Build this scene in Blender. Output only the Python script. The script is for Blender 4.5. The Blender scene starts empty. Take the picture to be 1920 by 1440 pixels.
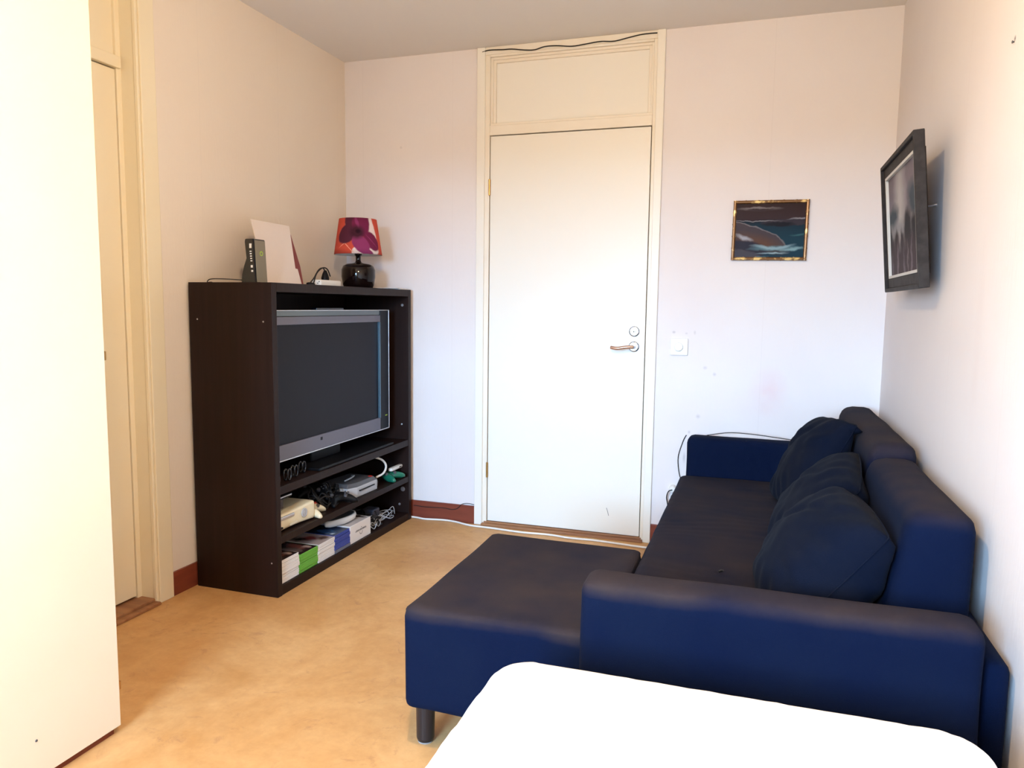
import bpy, bmesh, math, random
from mathutils import Vector, Matrix, noise
random.seed(4)
C = bpy.context.scene.collection
SC = bpy.context.scene

# ------------------------------------------------------------------ camera
F_PX, YAW, PITCH, ROLL, CAM_H = 1399.1, -0.3193, -0.1043, 0.0122, 1.1885
cd = bpy.data.cameras.new('camera'); cam = bpy.data.objects.new('camera', cd); C.objects.link(cam)
cd.sensor_fit = 'HORIZONTAL'; cd.sensor_width = 36.0; cd.lens = F_PX * 36.0 / 1920.0; cd.clip_start = 0.02
_cy, _sy = math.cos(YAW), math.sin(YAW)
_F = Vector((_sy*math.cos(PITCH), _cy*math.cos(PITCH), math.sin(PITCH)))
_R = Vector((_cy, -_sy, 0)); _U = _R.cross(_F)
R2 = _R*math.cos(ROLL) + _U*math.sin(ROLL); U2 = -_R*math.sin(ROLL) + _U*math.cos(ROLL)
cam.matrix_world = Matrix(((R2.x, U2.x, -_F.x, 0), (R2.y, U2.y, -_F.y, 0), (R2.z, U2.z, -_F.z, CAM_H), (0, 0, 0, 1)))
SC.camera = cam

# room extents
XL, XR, YB, YF, ZC = -2.22, 0.532, 3.73, -1.60, 2.50
WX0, WX1, WZ0, WZ1 = -1.58, -0.38, 0.85, 2.10      # window in the wall behind the camera

# ------------------------------------------------------------------ world, lights, exposure
SC.view_settings.view_transform = 'Standard'
SC.view_settings.look = 'None'
SC.view_settings.gamma = 1.0
SC.view_settings.use_curve_mapping = False
SC.view_settings.exposure = 0.10
w = bpy.data.worlds.new('sky'); SC.world = w; w.use_nodes = True
nt = w.node_tree; nt.nodes.clear()
out = nt.nodes.new('ShaderNodeOutputWorld'); bg = nt.nodes.new('ShaderNodeBackground')
tc = nt.nodes.new('ShaderNodeTexCoord'); sep = nt.nodes.new('ShaderNodeSeparateXYZ')
rp = nt.nodes.new('ShaderNodeValToRGB')
nt.links.new(tc.outputs['Generated'], sep.inputs[0]); nt.links.new(sep.outputs['Z'], rp.inputs[0])
nt.links.new(rp.outputs[0], bg.inputs[0]); nt.links.new(bg.outputs[0], out.inputs[0])
rp.color_ramp.elements[0].position = 0.0; rp.color_ramp.elements[0].color = (0.05, 0.045, 0.04, 1)
rp.color_ramp.elements[1].position = 0.02; rp.color_ramp.elements[1].color = (0.37, 0.65, 1.0, 1)
bg.inputs[1].default_value = 85.0
pl = bpy.data.lights.new('window_portal', 'AREA'); pl.shape = 'RECTANGLE'
pl.size = WX1-WX0; pl.size_y = WZ1-WZ0; pl.cycles.is_portal = True
po = bpy.data.objects.new('window_portal', pl); C.objects.link(po)
po.location = ((WX0+WX1)/2, YF-0.16, (WZ0+WZ1)/2); po.rotation_euler = (math.radians(90), 0, 0)
LAMP = (-0.50, 0.90, 2.12)
bl = bpy.data.lights.new('ceiling_bulb', 'POINT'); bl.energy = 82; bl.color = (1.0, 0.74, 0.45); bl.shadow_soft_size = 0.05
bo = bpy.data.objects.new('ceiling_bulb', bl); C.objects.link(bo); bo.location = LAMP

# ------------------------------------------------------------------ helpers
def tag(o, label=None, cat=None, group=None, kind=None):
    if label: o['label'] = label
    if cat: o['category'] = cat
    if group: o['group'] = group
    if kind: o['kind'] = kind
    return o
def thing(name, label, cat, loc=(0, 0, 0), group=None, kind=None):
    o = bpy.data.objects.new(name, None); o.empty_display_size = .05; C.objects.link(o); o.location = loc
    return tag(o, label, cat, group, kind)
def obj(name, bm, m, parent=None, smooth=False, bevel=0, seg=2):
    """link a bmesh given in world coordinates as one object; origin follows the parent"""
    me = bpy.data.meshes.new(name)
    base = Vector((0, 0, 0))
    if parent is not None:
        p = parent
        while p is not None:
            base += Vector(p.location); p = p.parent
        bmesh.ops.translate(bm, verts=bm.verts, vec=-base)
    bmesh.ops.recalc_face_normals(bm, faces=bm.faces)
    bm.to_mesh(me); bm.free()
    for mm in (m if isinstance(m, (list, tuple)) else [m]): me.materials.append(mm)
    if smooth:
        for p in me.polygons: p.use_smooth = True
    o = bpy.data.objects.new(name, me); C.objects.link(o); o.parent = parent
    if bevel:
        b = o.modifiers.new('bevel', 'BEVEL'); b.width = bevel; b.segments = seg; b.limit_method = 'ANGLE'
        b.harden_normals = False
    return o
def box(bm, x0, x1, y0, y1, z0, z1, mi=0):
    vs = [bm.verts.new((x, y, z)) for x in (x0, x1) for y in (y0, y1) for z in (z0, z1)]
    for f in ((0,1,3,2),(4,6,7,5),(0,4,5,1),(2,3,7,6),(0,2,6,4),(1,5,7,3)):
        ff = bm.faces.new([vs[i] for i in f]); ff.material_index = mi
    return vs
def bx(*a):
    bm = bmesh.new(); box(bm, *a); return bm
def soft_box(x0, x1, y0, y1, z0, z1, r, step=0.03, puff=None, wr=None):
    """rounded box; puff(p,n)->offset vector; wr(p)->scalar along normal"""
    bm = bmesh.new()
    c = Vector(((x0+x1)/2, (y0+y1)/2, (z0+z1)/2)); h = Vector(((x1-x0)/2, (y1-y0)/2, (z1-z0)/2))
    def ticks(hh):
        inner = hh-r; n = max(2, int(2*inner/step))
        t = [-hh + r*(1-math.cos(a*math.pi/8)) for a in range(0, 4)]
        t = [-hh, -hh+r*.15, -hh+r*.45]
        mid = [-inner + 2*inner*i/n for i in range(n+1)]
        return t + mid + [-v for v in reversed(t)]
    T = [ticks(h.x), ticks(h.y), ticks(h.z)]
    cache = {}
    def V(p):
        k = (round(p[0], 5), round(p[1], 5), round(p[2], 5))
        if k in cache: return cache[k]
        v = Vector(p); q = Vector([max(-h[i]+r, min(h[i]-r, v[i])) for i in range(3)])
        d = v-q; n = d.normalized() if d.length > 1e-9 else Vector((0, 0, 1))
        wp = q + n*r
        if wr: wp = wp + n*wr(wp+c, n)
        if puff: wp = wp + puff(wp+c, n)
        cache[k] = bm.verts.new(wp+c); return cache[k]
    for ax in range(3):
        a, b = (ax+1) % 3, (ax+2) % 3
        for s in (-1, 1):
            for i in range(len(T[a])-1):
                for j in range(len(T[b])-1):
                    qd = []
                    for (ii, jj) in ((i, j), (i+1, j), (i+1, j+1), (i, j+1)):
                        p = [0, 0, 0]; p[ax] = s*h[ax]; p[a] = T[a][ii]; p[b] = T[b][jj]; qd.append(V(p))
                    if len(set(qd)) >= 3:
                        try: bm.faces.new(list(dict.fromkeys(qd)))
                        except ValueError: pass
    return bm
def lathe(bm, prof, cx, cy, n=32, axis='z', mi=0, cz=0):
    """prof: list of (r, h)."""
    rings = []
    for r, hgt in prof:
        ring = []
        for k in range(n):
            a = 2*math.pi*k/n; u, v = r*math.cos(a), r*math.sin(a)
            p = (cx+u, cy+v, cz+hgt) if axis == 'z' else ((cx+u, cy+hgt, cz+v) if axis == 'y' else (cx+hgt, cy+u, cz+v))
            ring.append(bm.verts.new(p))
        rings.append(ring)
    for a, b in zip(rings, rings[1:]):
        for k in range(n):
            f = bm.faces.new((a[k], a[(k+1) % n], b[(k+1) % n], b[k])); f.material_index = mi
    for ring in (rings[0], rings[-1]):
        f = bm.faces.new(ring); f.material_index = mi
    return rings
def tube(bm, pts, r, n=8, sub=6, closed=False):
    P = [Vector(p) for p in pts]; S = []
    m = len(P)
    for i in range(m-1 if not closed else m):
        if closed: p0, p1, p2, p3 = P[(i-1) % m], P[i], P[(i+1) % m], P[(i+2) % m]
        else: p0, p1, p2, p3 = P[max(i-1, 0)], P[i], P[i+1], P[min(i+2, m-1)]
        for k in range(sub):
            t = k/sub
            S.append(0.5*((2*p1)+(p2-p0)*t+(2*p0-5*p1+4*p2-p3)*t*t+(3*p1-p0-3*p2+p3)*t**3))
    if not closed: S.append(P[-1])
    rings = []; up = Vector((0.13, 0.21, 1)).normalized()
    for i, s in enumerate(S):
        d = (S[(i+1) % len(S)]-S[i-1]) if closed else (S[min(i+1, len(S)-1)]-S[max(i-1, 0)])
        if d.length < 1e-9: d = Vector((1, 0, 0))
        d.normalize(); a = d.cross(up)
        if a.length < 1e-3: a = d.cross(Vector((1, 0, 0)))
        a.normalize(); b = d.cross(a)
        rings.append([bm.verts.new(s + (a*math.cos(2*math.pi*k/n)+b*math.sin(2*math.pi*k/n))*r) for k in range(n)])
    pairs = list(zip(rings, rings[1:])) + ([(rings[-1], rings[0])] if closed else [])
    for A, B in pairs:
        for k in range(n): bm.faces.new((A[k], A[(k+1) % n], B[(k+1) % n], B[k]))
    if not closed: bm.faces.new(rings[0]); bm.faces.new(rings[-1])
def prism(bm, poly, f, d0, d1, mi=0):
    """poly of (u,v); f(u,v,d)->point; extruded between d0,d1"""
    A = [bm.verts.new(f(u, v, d0)) for u, v in poly]; B = [bm.verts.new(f(u, v, d1)) for u, v in poly]
    fs = [bm.faces.new(A), bm.faces.new(B)]
    for i in range(len(poly)): fs.append(bm.faces.new((A[i], A[(i+1) % len(poly)], B[(i+1) % len(poly)], B[i])))
    for x in fs: x.material_index = mi

# ------------------------------------------------------------------ materials
def mat(name, col, rough=.6, spec=.5, metal=0, bump=None, var=None, coat=0, sheen=0):
    """bump=(scale,strength[,stretch]) ; var=(scale, colour2, lo, hi[,stretch])"""
    m = bpy.data.materials.new(name); m.use_nodes = True; n = m.node_tree
    b = n.nodes['Principled BSDF']
    b.inputs['Base Color'].default_value = (*col, 1); b.inputs['Roughness'].default_value = rough
    b.inputs['Specular IOR Level'].default_value = spec; b.inputs['Metallic'].default_value = metal
    b.inputs['Coat Weight'].default_value = coat
    if sheen: b.inputs['Sheen Weight'].default_value = sheen; b.inputs['Sheen Roughness'].default_value = .5
    co = n.nodes.new('ShaderNodeTexCoord')
    def noi(scale, st=None, det=4):
        t = n.nodes.new('ShaderNodeTexNoise'); t.inputs['Scale'].default_value = scale; t.inputs['Detail'].default_value = det
        mp = n.nodes.new('ShaderNodeMapping'); n.links.new(co.outputs['Object'], mp.inputs[0])
        if st: mp.inputs['Scale'].default_value = st
        n.links.new(mp.outputs[0], t.inputs[0]); return t
    if var:
        t = noi(var[0], var[4] if len(var) > 4 else None, 6)
        r = n.nodes.new('ShaderNodeValToRGB')
        r.color_ramp.elements[0].position = var[2]; r.color_ramp.elements[0].color = (*col, 1)
        r.color_ramp.elements[1].position = var[3]; r.color_ramp.elements[1].color = (*var[1], 1)
        n.links.new(t.outputs['Fac'], r.inputs[0]); n.links.new(r.outputs[0], b.inputs['Base Color'])
    if bump:
        t = noi(bump[0], bump[2] if len(bump) > 2 else None)
        bp = n.nodes.new('ShaderNodeBump'); bp.inputs['Strength'].default_value = bump[1]; bp.inputs['Distance'].default_value = .002
        n.links.new(t.outputs['Fac'], bp.inputs['Height']); n.links.new(bp.outputs[0], b.inputs['Normal'])
    return m

def paint(name, base, shapes, rough=.5, wob=(6, .05), spec=.3, gain=1.0):
    """UV-space picture: shapes = (cx,cy,rx,ry,deg,colour[,soft]) painted in order over base (a vertical list of (v,colour) or a colour)"""
    m = bpy.data.materials.new(name); m.use_nodes = True; n = m.node_tree; L = n.links
    b = n.nodes['Principled BSDF']; b.inputs['Roughness'].default_value = rough; b.inputs['Specular IOR Level'].default_value = spec
    G = lambda c: tuple(v*gain for v in c)
    base = [(p, G(c)) for p, c in base] if isinstance(base, list) else G(base)
    shapes = [tuple(q[:5])+(G(q[5]),)+tuple(q[6:]) for q in shapes]
    uv = n.nodes.new('ShaderNodeUVMap'); nz = n.nodes.new('ShaderNodeTexNoise'); nz.inputs['Scale'].default_value = wob[0]; nz.inputs['Detail'].default_value = 6
    L.new(uv.outputs[0], nz.inputs[0])
    sub = n.nodes.new('ShaderNodeVectorMath'); sub.operation = 'SUBTRACT'; L.new(nz.outputs['Color'], sub.inputs[0]); sub.inputs[1].default_value = (.5, .5, .5)
    mul = n.nodes.new('ShaderNodeVectorMath'); mul.operation = 'SCALE'; L.new(sub.outputs[0], mul.inputs[0]); mul.inputs['Scale'].default_value = wob[1]
    add = n.nodes.new('ShaderNodeVectorMath'); add.operation = 'ADD'; L.new(uv.outputs[0], add.inputs[0]); L.new(mul.outputs[0], add.inputs[1])
    flat = n.nodes.new('ShaderNodeVectorMath'); flat.operation = 'MULTIPLY'; L.new(add.outputs[0], flat.inputs[0]); flat.inputs[1].default_value = (1, 1, 0)
    if isinstance(base, list):
        s = n.nodes.new('ShaderNodeSeparateXYZ'); L.new(flat.outputs[0], s.inputs[0])
        r = n.nodes.new('ShaderNodeValToRGB'); L.new(s.outputs['Y'], r.inputs[0])
        while len(r.color_ramp.elements) < len(base): r.color_ramp.elements.new(.5)
        for e, (p, c) in zip(r.color_ramp.elements, base): e.position = p; e.color = (*c, 1)
        cur = r.outputs[0]
    else:
        r = n.nodes.new('ShaderNodeRGB'); r.outputs[0].default_value = (*base, 1); cur = r.outputs[0]
    for sh in shapes:
        cx, cy, rx, ry, deg, col = sh[:6]; soft = sh[6] if len(sh) > 6 else .06
        v1 = n.nodes.new('ShaderNodeVectorMath'); v1.operation = 'SUBTRACT'; L.new(flat.outputs[0], v1.inputs[0]); v1.inputs[1].default_value = (cx, cy, 0)
        v2 = n.nodes.new('ShaderNodeVectorRotate'); v2.rotation_type = 'Z_AXIS'; L.new(v1.outputs[0], v2.inputs['Vector']); v2.inputs['Angle'].default_value = -math.radians(deg)
        v3 = n.nodes.new('ShaderNodeVectorMath'); v3.operation = 'MULTIPLY'; L.new(v2.outputs[0], v3.inputs[0]); v3.inputs[1].default_value = (1/rx, 1/ry, 0)
        ln = n.nodes.new('ShaderNodeVectorMath'); ln.operation = 'LENGTH'; L.new(v3.outputs[0], ln.inputs[0])
        mr = n.nodes.new('ShaderNodeMapRange'); L.new(ln.outputs['Value'], mr.inputs['Value'])
        mr.inputs['From Min'].default_value = 1-soft; mr.inputs['From Max'].default_value = 1+soft; mr.inputs['To Min'].default_value = 1; mr.inputs['To Max'].default_value = 0
        mx = n.nodes.new('ShaderNodeMix'); mx.data_type = 'RGBA'; L.new(mr.outputs[0], mx.inputs[0]); L.new(cur, mx.inputs[6]); mx.inputs[7].default_value = (*col, 1)
        cur = mx.outputs[2]
    L.new(cur, b.inputs['Base Color'])
    return m

def wall_mat(name, stains=None, axis='x', seam0=0.0, ca=(.78, .725, .71), cb=(.76, .70, .69)):
    """painted woven wallpaper: fine linen bump, faint vertical joints every 53 cm, a few stains"""
    m = mat(name, ca, .75, .2, bump=(90, .25, (1, 1, .25)), var=(2.5, cb, .35, .7))
    n = m.node_tree; L = n.links; b = n.nodes['Principled BSDF']
    src = b.inputs['Base Color'].links[0].from_socket
    co = n.nodes.new('ShaderNodeTexCoord'); s = n.nodes.new('ShaderNodeSeparateXYZ'); L.new(co.outputs['Object'], s.inputs[0])
    a1 = n.nodes.new('ShaderNodeMath'); a1.operation = 'ADD'; L.new(s.outputs['X' if axis == 'x' else 'Y'], a1.inputs[0]); a1.inputs[1].default_value = 20+seam0
    md = n.nodes.new('ShaderNodeMath'); md.operation = 'MODULO'; L.new(a1.outputs[0], md.inputs[0]); md.inputs[1].default_value = .53
    lt = n.nodes.new('ShaderNodeMath'); lt.operation = 'LESS_THAN'; L.new(md.outputs[0], lt.inputs[0]); lt.inputs[1].default_value = .0025
    sc = n.nodes.new('ShaderNodeMath'); sc.operation = 'MULTIPLY'; L.new(lt.outputs[0], sc.inputs[0]); sc.inputs[1].default_value = .10
    mx = n.nodes.new('ShaderNodeMix'); mx.data_type = 'RGBA'; L.new(sc.outputs[0], mx.inputs[0]); L.new(src, mx.inputs[6]); mx.inputs[7].default_value = (.45, .38, .36, 1)
    cur = mx.outputs[2]
    nz = n.nodes.new('ShaderNodeTexNoise'); nz.inputs['Scale'].default_value = 14; nz.inputs['Detail'].default_value = 5; L.new(co.outputs['Object'], nz.inputs[0])
    for (px, pz, rx, rz, col, op) in (stains or []):
        v1 = n.nodes.new('ShaderNodeVectorMath'); v1.operation = 'SUBTRACT'; L.new(co.outputs['Object'], v1.inputs[0])
        v1.inputs[1].default_value = (px, YB, pz) if axis == 'x' else (XR, px, pz)
        v3 = n.nodes.new('ShaderNodeVectorMath'); v3.operation = 'MULTIPLY'; L.new(v1.outputs[0], v3.inputs[0])
        v3.inputs[1].default_value = (1/rx, 0, 1/rz) if axis == 'x' else (0, 1/rx, 1/rz)
        ln = n.nodes.new('ShaderNodeVectorMath'); ln.operation = 'LENGTH'; L.new(v3.outputs[0], ln.inputs[0])
        mr = n.nodes.new('ShaderNodeMapRange'); L.new(ln.outputs['Value'], mr.inputs['Value'])
        mr.inputs['From Min'].default_value = .1; mr.inputs['From Max'].default_value = 1.1; mr.inputs['To Min'].default_value = op; mr.inputs['To Max'].default_value = 0
        mm = n.nodes.new('ShaderNodeMath'); mm.operation = 'MULTIPLY'; L.new(mr.outputs[0], mm.inputs[0]); L.new(nz.outputs['Fac'], mm.inputs[1])
        m2 = n.nodes.new('ShaderNodeMix'); m2.data_type = 'RGBA'; L.new(mm.outputs[0], m2.inputs[0]); L.new(cur, m2.inputs[6]); m2.inputs[7].default_value = (*col, 1)
        cur = m2.outputs[2]
    L.new(cur, b.inputs['Base Color'])
    return m

M = {}
grey_stain = (.42, .38, .40)
M['wall_back'] = wall_mat('wallpaper back', [(.05, .80, .09, .12, (.72, .42, .45), .55), (-.40, 1.07, .01, .008, grey_stain, 1), (-.34, 1.065, .008, .006, grey_stain, 1),
    (-.30, 1.07, .007, .012, grey_stain, 1), (-.245, .90, .012, .01, grey_stain, 1), (-.27, .66, .012, .012, grey_stain, 1), (-.31, .58, .008, .01, grey_stain, 1),
    (-.33, .45, .008, .03, grey_stain, 1), (-.20, .87, .01, .01, grey_stain, .9), (.02, .72, .16, .10, (.68, .55, .56), .35), (-1.88, 2.03, .008, .008, grey_stain, 1)], 'x', .13)
M['wall_left'] = wall_mat('wallpaper left', None, 'y', .2, (.80, .70, .585), (.79, .68, .565))
M['wall_right'] = wall_mat('wallpaper right', [(2.08, 1.82, .008, .008, (.1, .08, .08), 2), (1.95, .42, .10, .12, (.70, .50, .42), .6), (2.2, 1.1, .04, .3, (.7, .6, .58), .4)], 'y', .3)
M['ceiling'] = mat('ceiling paint', (.82, .78, .74), .85, .1, bump=(120, .2))
M['paint'] = mat('cream gloss paint', (.84, .77, .66), .38, .45, bump=(40, .06, (1, 1, .1)), var=(3, (.82, .74, .62), .4, .7))
M['yellow_paint'] = mat('yellow gloss paint', (.83, .73, .53), .4, .4, bump=(40, .06, (1, 1, .1)), var=(3, (.81, .70, .49), .4, .7))  # a yellower tone than the cream paint
M['paint_white'] = mat('white door paint', (.84, .80, .72), .42, .4, bump=(30, .05))
M['ward'] = mat('wardrobe white paint', (.80, .71, .55), .5, .3, bump=(30, .05), var=(4, (.78, .69, .53), .4, .75))
M['floor'] = mat('marbled linoleum', (.60, .32, .13), .45, .25, bump=(60, .04))
n = M['floor'].node_tree; L = n.links; b = n.nodes['Principled BSDF']
co = n.nodes.new('ShaderNodeTexCoord')
t1 = n.nodes.new('ShaderNodeTexNoise'); t1.inputs['Scale'].default_value = 2.2; t1.inputs['Detail'].default_value = 7; t1.inputs['Roughness'].default_value = .62; t1.inputs['Distortion'].default_value = .6
t2 = n.nodes.new('ShaderNodeTexNoise'); t2.inputs['Scale'].default_value = 26; t2.inputs['Detail'].default_value = 5; t2.inputs['Roughness'].default_value = .7
t3 = n.nodes.new('ShaderNodeTexNoise'); t3.inputs['Scale'].default_value = 9; t3.inputs['Detail'].default_value = 8; t3.inputs['Roughness'].default_value = .75; t3.inputs['Distortion'].default_value = 1.2
for t in (t1, t2, t3): L.new(co.outputs['Object'], t.inputs[0])
r1 = n.nodes.new('ShaderNodeValToRGB'); L.new(t1.outputs['Fac'], r1.inputs[0])
r1.color_ramp.elements[0].position = .34; r1.color_ramp.elements[0].color = (.56, .285, .10, 1)
r1.color_ramp.elements[1].position = .66; r1.color_ramp.elements[1].color = (.72, .43, .19, 1)
r2 = n.nodes.new('ShaderNodeValToRGB'); L.new(t2.outputs['Fac'], r2.inputs[0])
r2.color_ramp.elements[0].position = .35; r2.color_ramp.elements[0].color = (.90, .88, .86, 1)
r2.color_ramp.elements[1].position = .65; r2.color_ramp.elements[1].color = (1, 1, 1, 1)
mm = n.nodes.new('ShaderNodeMix'); mm.data_type = 'RGBA'; mm.blend_type = 'MULTIPLY'; mm.inputs[0].default_value = 1
L.new(r1.outputs[0], mm.inputs[6]); L.new(r2.outputs[0], mm.inputs[7])
r3 = n.nodes.new('ShaderNodeValToRGB'); L.new(t3.outputs['Fac'], r3.inputs[0])
r3.color_ramp.elements[0].position = .57; r3.color_ramp.elements[0].color = (0, 0, 0, 1)
r3.color_ramp.elements[1].position = .72; r3.color_ramp.elements[1].color = (.6, .6, .6, 1)
m3 = n.nodes.new('ShaderNodeMix'); m3.data_type = 'RGBA'; L.new(r3.outputs[0], m3.inputs[0]); L.new(mm.outputs[2], m3.inputs[6]); m3.inputs[7].default_value = (.36, .17, .08, 1)
L.new(m3.outputs[2], b.inputs['Base Color'])

M['base'] = mat('reddish wood skirting', (.17, .035, .018), .4, .4, bump=(60, .1, (.1, .1, 1)), var=(30, (.22, .05, .025), .4, .7, (.15, .15, 1)))
M['thresh'] = mat('worn oak threshold', (.36, .17, .075), .5, .4, var=(30, (.24, .10, .045), .4, .7, (.1, 1, 1)))
M['wenge'] = mat('black-brown veneer', (.0105, .0032, .0018), .5, .22, bump=(70, .10, (1, 1, .06)), var=(50, (.015, .0055, .0035), .4, .7, (1, 1, .05)))
M['tvgrey'] = mat('tv grey plastic', (.13, .13, .175), .4, .4, bump=(200, .05))
M['tvdark'] = mat('tv dark glass', (.005, .006, .011), .3, .15)
M['screen'] = mat('tv screen', (.007, .006, .011), .42, .16)
M['silver'] = mat('silver', (.62, .62, .64), .3, .5, .85)
M['chrome'] = mat('chrome', (.50, .53, .58), .22, .5, 1)
M['black'] = mat('black plastic', (.004, .004, .005), .45, .18)
M['blackgloss'] = mat('gloss black plastic', (.008, .009, .013), .12, .6)
M['rubber'] = mat('black cable rubber', (.012, .011, .011), .5, .4)
M['white_plastic'] = mat('white plastic', (.82, .80, .76), .35, .5)
M['cream'] = mat('cream plastic', (.78, .68, .47), .35, .5)
M['red'] = mat('red plastic', (.65, .05, .04), .3, .5)
M['grey_plastic'] = mat('light grey plastic', (.46, .47, .50), .35, .5)
M['dgrey_plastic'] = mat('dark grey plastic', (.09, .09, .10), .4, .5)
M['green_glass'] = mat('green translucent plastic', (.01, .16, .10), .15, .6)
M['brass'] = mat('aged brass', (.45, .25, .08), .3, .5, .9)
M['copper'] = mat('worn handle metal', (.55, .34, .25), .28, .5, .8)
M['sofa'] = mat('navy black twill', (.0028, .0066, .0245), .9, .04, bump=(420, .35), var=(5, (.0042, .0085, .026), .42, .75), sheen=.01)
def lint_lit_top(name, z0, z1, lint_light=(.036, .027, .027)):
    """navy twill: blotchy lint and fading, plus warm lamp light painted into the upper surfaces"""
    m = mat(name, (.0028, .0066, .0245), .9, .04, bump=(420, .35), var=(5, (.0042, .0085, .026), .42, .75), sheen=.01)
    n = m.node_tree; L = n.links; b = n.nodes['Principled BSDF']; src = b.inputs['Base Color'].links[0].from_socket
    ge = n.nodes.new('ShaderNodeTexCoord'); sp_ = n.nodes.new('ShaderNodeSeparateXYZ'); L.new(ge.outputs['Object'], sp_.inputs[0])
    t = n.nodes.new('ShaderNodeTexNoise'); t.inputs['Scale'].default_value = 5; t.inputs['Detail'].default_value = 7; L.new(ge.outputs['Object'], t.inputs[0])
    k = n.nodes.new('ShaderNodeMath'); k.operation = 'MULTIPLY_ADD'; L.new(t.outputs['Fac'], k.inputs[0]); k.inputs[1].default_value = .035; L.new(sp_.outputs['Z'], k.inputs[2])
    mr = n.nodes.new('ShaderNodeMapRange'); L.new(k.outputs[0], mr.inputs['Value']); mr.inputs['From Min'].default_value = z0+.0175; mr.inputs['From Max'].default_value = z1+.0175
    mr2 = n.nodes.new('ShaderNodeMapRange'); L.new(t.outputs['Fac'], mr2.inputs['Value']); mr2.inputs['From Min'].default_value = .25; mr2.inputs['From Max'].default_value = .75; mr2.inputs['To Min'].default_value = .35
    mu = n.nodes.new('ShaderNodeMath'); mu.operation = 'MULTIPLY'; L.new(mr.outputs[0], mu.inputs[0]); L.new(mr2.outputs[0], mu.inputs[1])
    mx = n.nodes.new('ShaderNodeMix'); mx.data_type = 'RGBA'; L.new(mu.outputs[0], mx.inputs[0]); L.new(src, mx.inputs[6]); mx.inputs[7].default_value = (*lint_light, 1)
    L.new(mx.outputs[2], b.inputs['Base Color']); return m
M['sofa_seat'] = lint_lit_top('lint and warm-lit twill seat', .385, .395, (.024, .019, .023))  # brown tops: warm light painted in by height, mixed with blotchy lint
M['sofa_chaise'] = lint_lit_top('lint and warm-lit twill chaise', .375, .402)
M['sofa_arm'] = lint_lit_top('lint and warm-lit twill arm', .515, .545)
M['sofa_back'] = lint_lit_top('lint and warm-lit twill back', .68, .73)
M['pillow'] = mat('navy cotton', (.0032, .0058, .0155), .92, .04, bump=(300, .35), var=(8, (.0062, .0082, .0165), .4, .75), sheen=.012)
M['leg'] = mat('black lacquered leg', (.010, .010, .014), .35, .5)
M['felt'] = mat('grey felt', (.30, .28, .27), .95, .1)
M['duvet'] = mat('white cotton cover', (.90, .90, .90), .85, .15, bump=(6, .3))
M['bedbase'] = mat('pale bed base', (.62, .55, .46), .6, .3)
M['case_white'] = mat('white case plastic', (.80, .76, .73), .35, .5)
M['case_green'] = mat('green case plastic', (.13, .42, .04), .35, .5)
M['case_blue'] = mat('blue case plastic', (.02, .05, .34), .3, .5)
M['case_grey'] = mat('grey case plastic', (.14, .15, .20), .35, .5)
M['paper'] = mat('white paper', (.83, .80, .78), .7, .2)
M['board'] = mat('primed canvas board', (.76, .66, .60), .8, .2, bump=(300, .2))
M['maroon'] = mat('maroon card', (.22, .06, .06), .6, .2)
M['frame_dark'] = mat('charcoal stained frame', (.024, .020, .020), .6, .15, bump=(70, .3, (1, 1, .1)), var=(30, (.040, .035, .033), .4, .7))
M['gold'] = mat('gilt bamboo moulding', (.17, .075, .018), .35, .5, .45, var=(26, (.75, .50, .18), .54, .64))
M['liner'] = mat('pale frame liner', (.62, .60, .56), .5, .3)
M['glass'] = bpy.data.materials.new('window glass'); M['glass'].use_nodes = True
g = M['glass'].node_tree.nodes['Principled BSDF']; g.inputs['Transmission Weight'].default_value = 1; g.inputs['Roughness'].default_value = 0; g.inputs['IOR'].default_value = 1.0
M['rail'] = mat('router beige face', (.20, .17, .12), .5, .4)
M['greenmark'] = mat('green mark', (.35, .50, .05), .5, .3)
M['lampglass'] = mat('black brown glass', (.006, .0025, .0025), .07, .35)

def struct(name, bm, m, parent=None, **k):
    o = obj(name, bm, m, parent, **k)
    if parent is None: o['kind'] = 'structure'
    return o

# ------------------------------------------------------------------ room shell
T = .12
DY0, DY1 = 1.38, 2.275          # opening in the left wall
DX0, DX1 = -1.412, -.503        # opening in the back wall
bm = bx(XL-T, XR+T, YF-T, YB+T, -.1, 0); struct('floor', bm, M['floor'])
bm = bx(XL-T, XR+T, YF-T, YB+T, ZC, ZC+.1); struct('ceiling', bm, M['ceiling'])
bm = bmesh.new(); box(bm, XL-T, DX0, YB, YB+T, 0, ZC); box(bm, DX1, XR+T, YB, YB+T, 0, ZC); box(bm, DX0, DX1, YB, YB+T, 2.485, ZC)
struct('wall_back', bm, M['wall_back'])
bm = bmesh.new(); box(bm, XL-T, XL, YF, DY0, 0, ZC); box(bm, XL-T, XL, DY1, YB, 0, ZC); struct('wall_left', bm, M['wall_left'])
struct('wall_right', bx(XR, XR+T, YF, YB, 0, ZC), M['wall_right'])
bm = bmesh.new()
box(bm, XL-T, WX0, YF-T, YF, 0, ZC); box(bm, WX1, XR+T, YF-T, YF, 0, ZC)
box(bm, WX0, WX1, YF-T, YF, 0, WZ0); box(bm, WX0, WX1, YF-T, YF, WZ1, ZC)
struct('wall_rear', bm, M['wall_left'])
win = thing('window_1', None, None, ((WX0+WX1)/2, YF-.06, WZ0), kind='structure')
bm = bmesh.new(); f = .05
box(bm, WX0, WX0+f, YF-.09, YF-.03, WZ0, WZ1); box(bm, WX1-f, WX1, YF-.09, YF-.03, WZ0, WZ1)
box(bm, WX0+f, WX1-f, YF-.09, YF-.03, WZ0, WZ0+f); box(bm, WX0+f, WX1-f, YF-.09, YF-.03, WZ1-f, WZ1)
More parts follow.
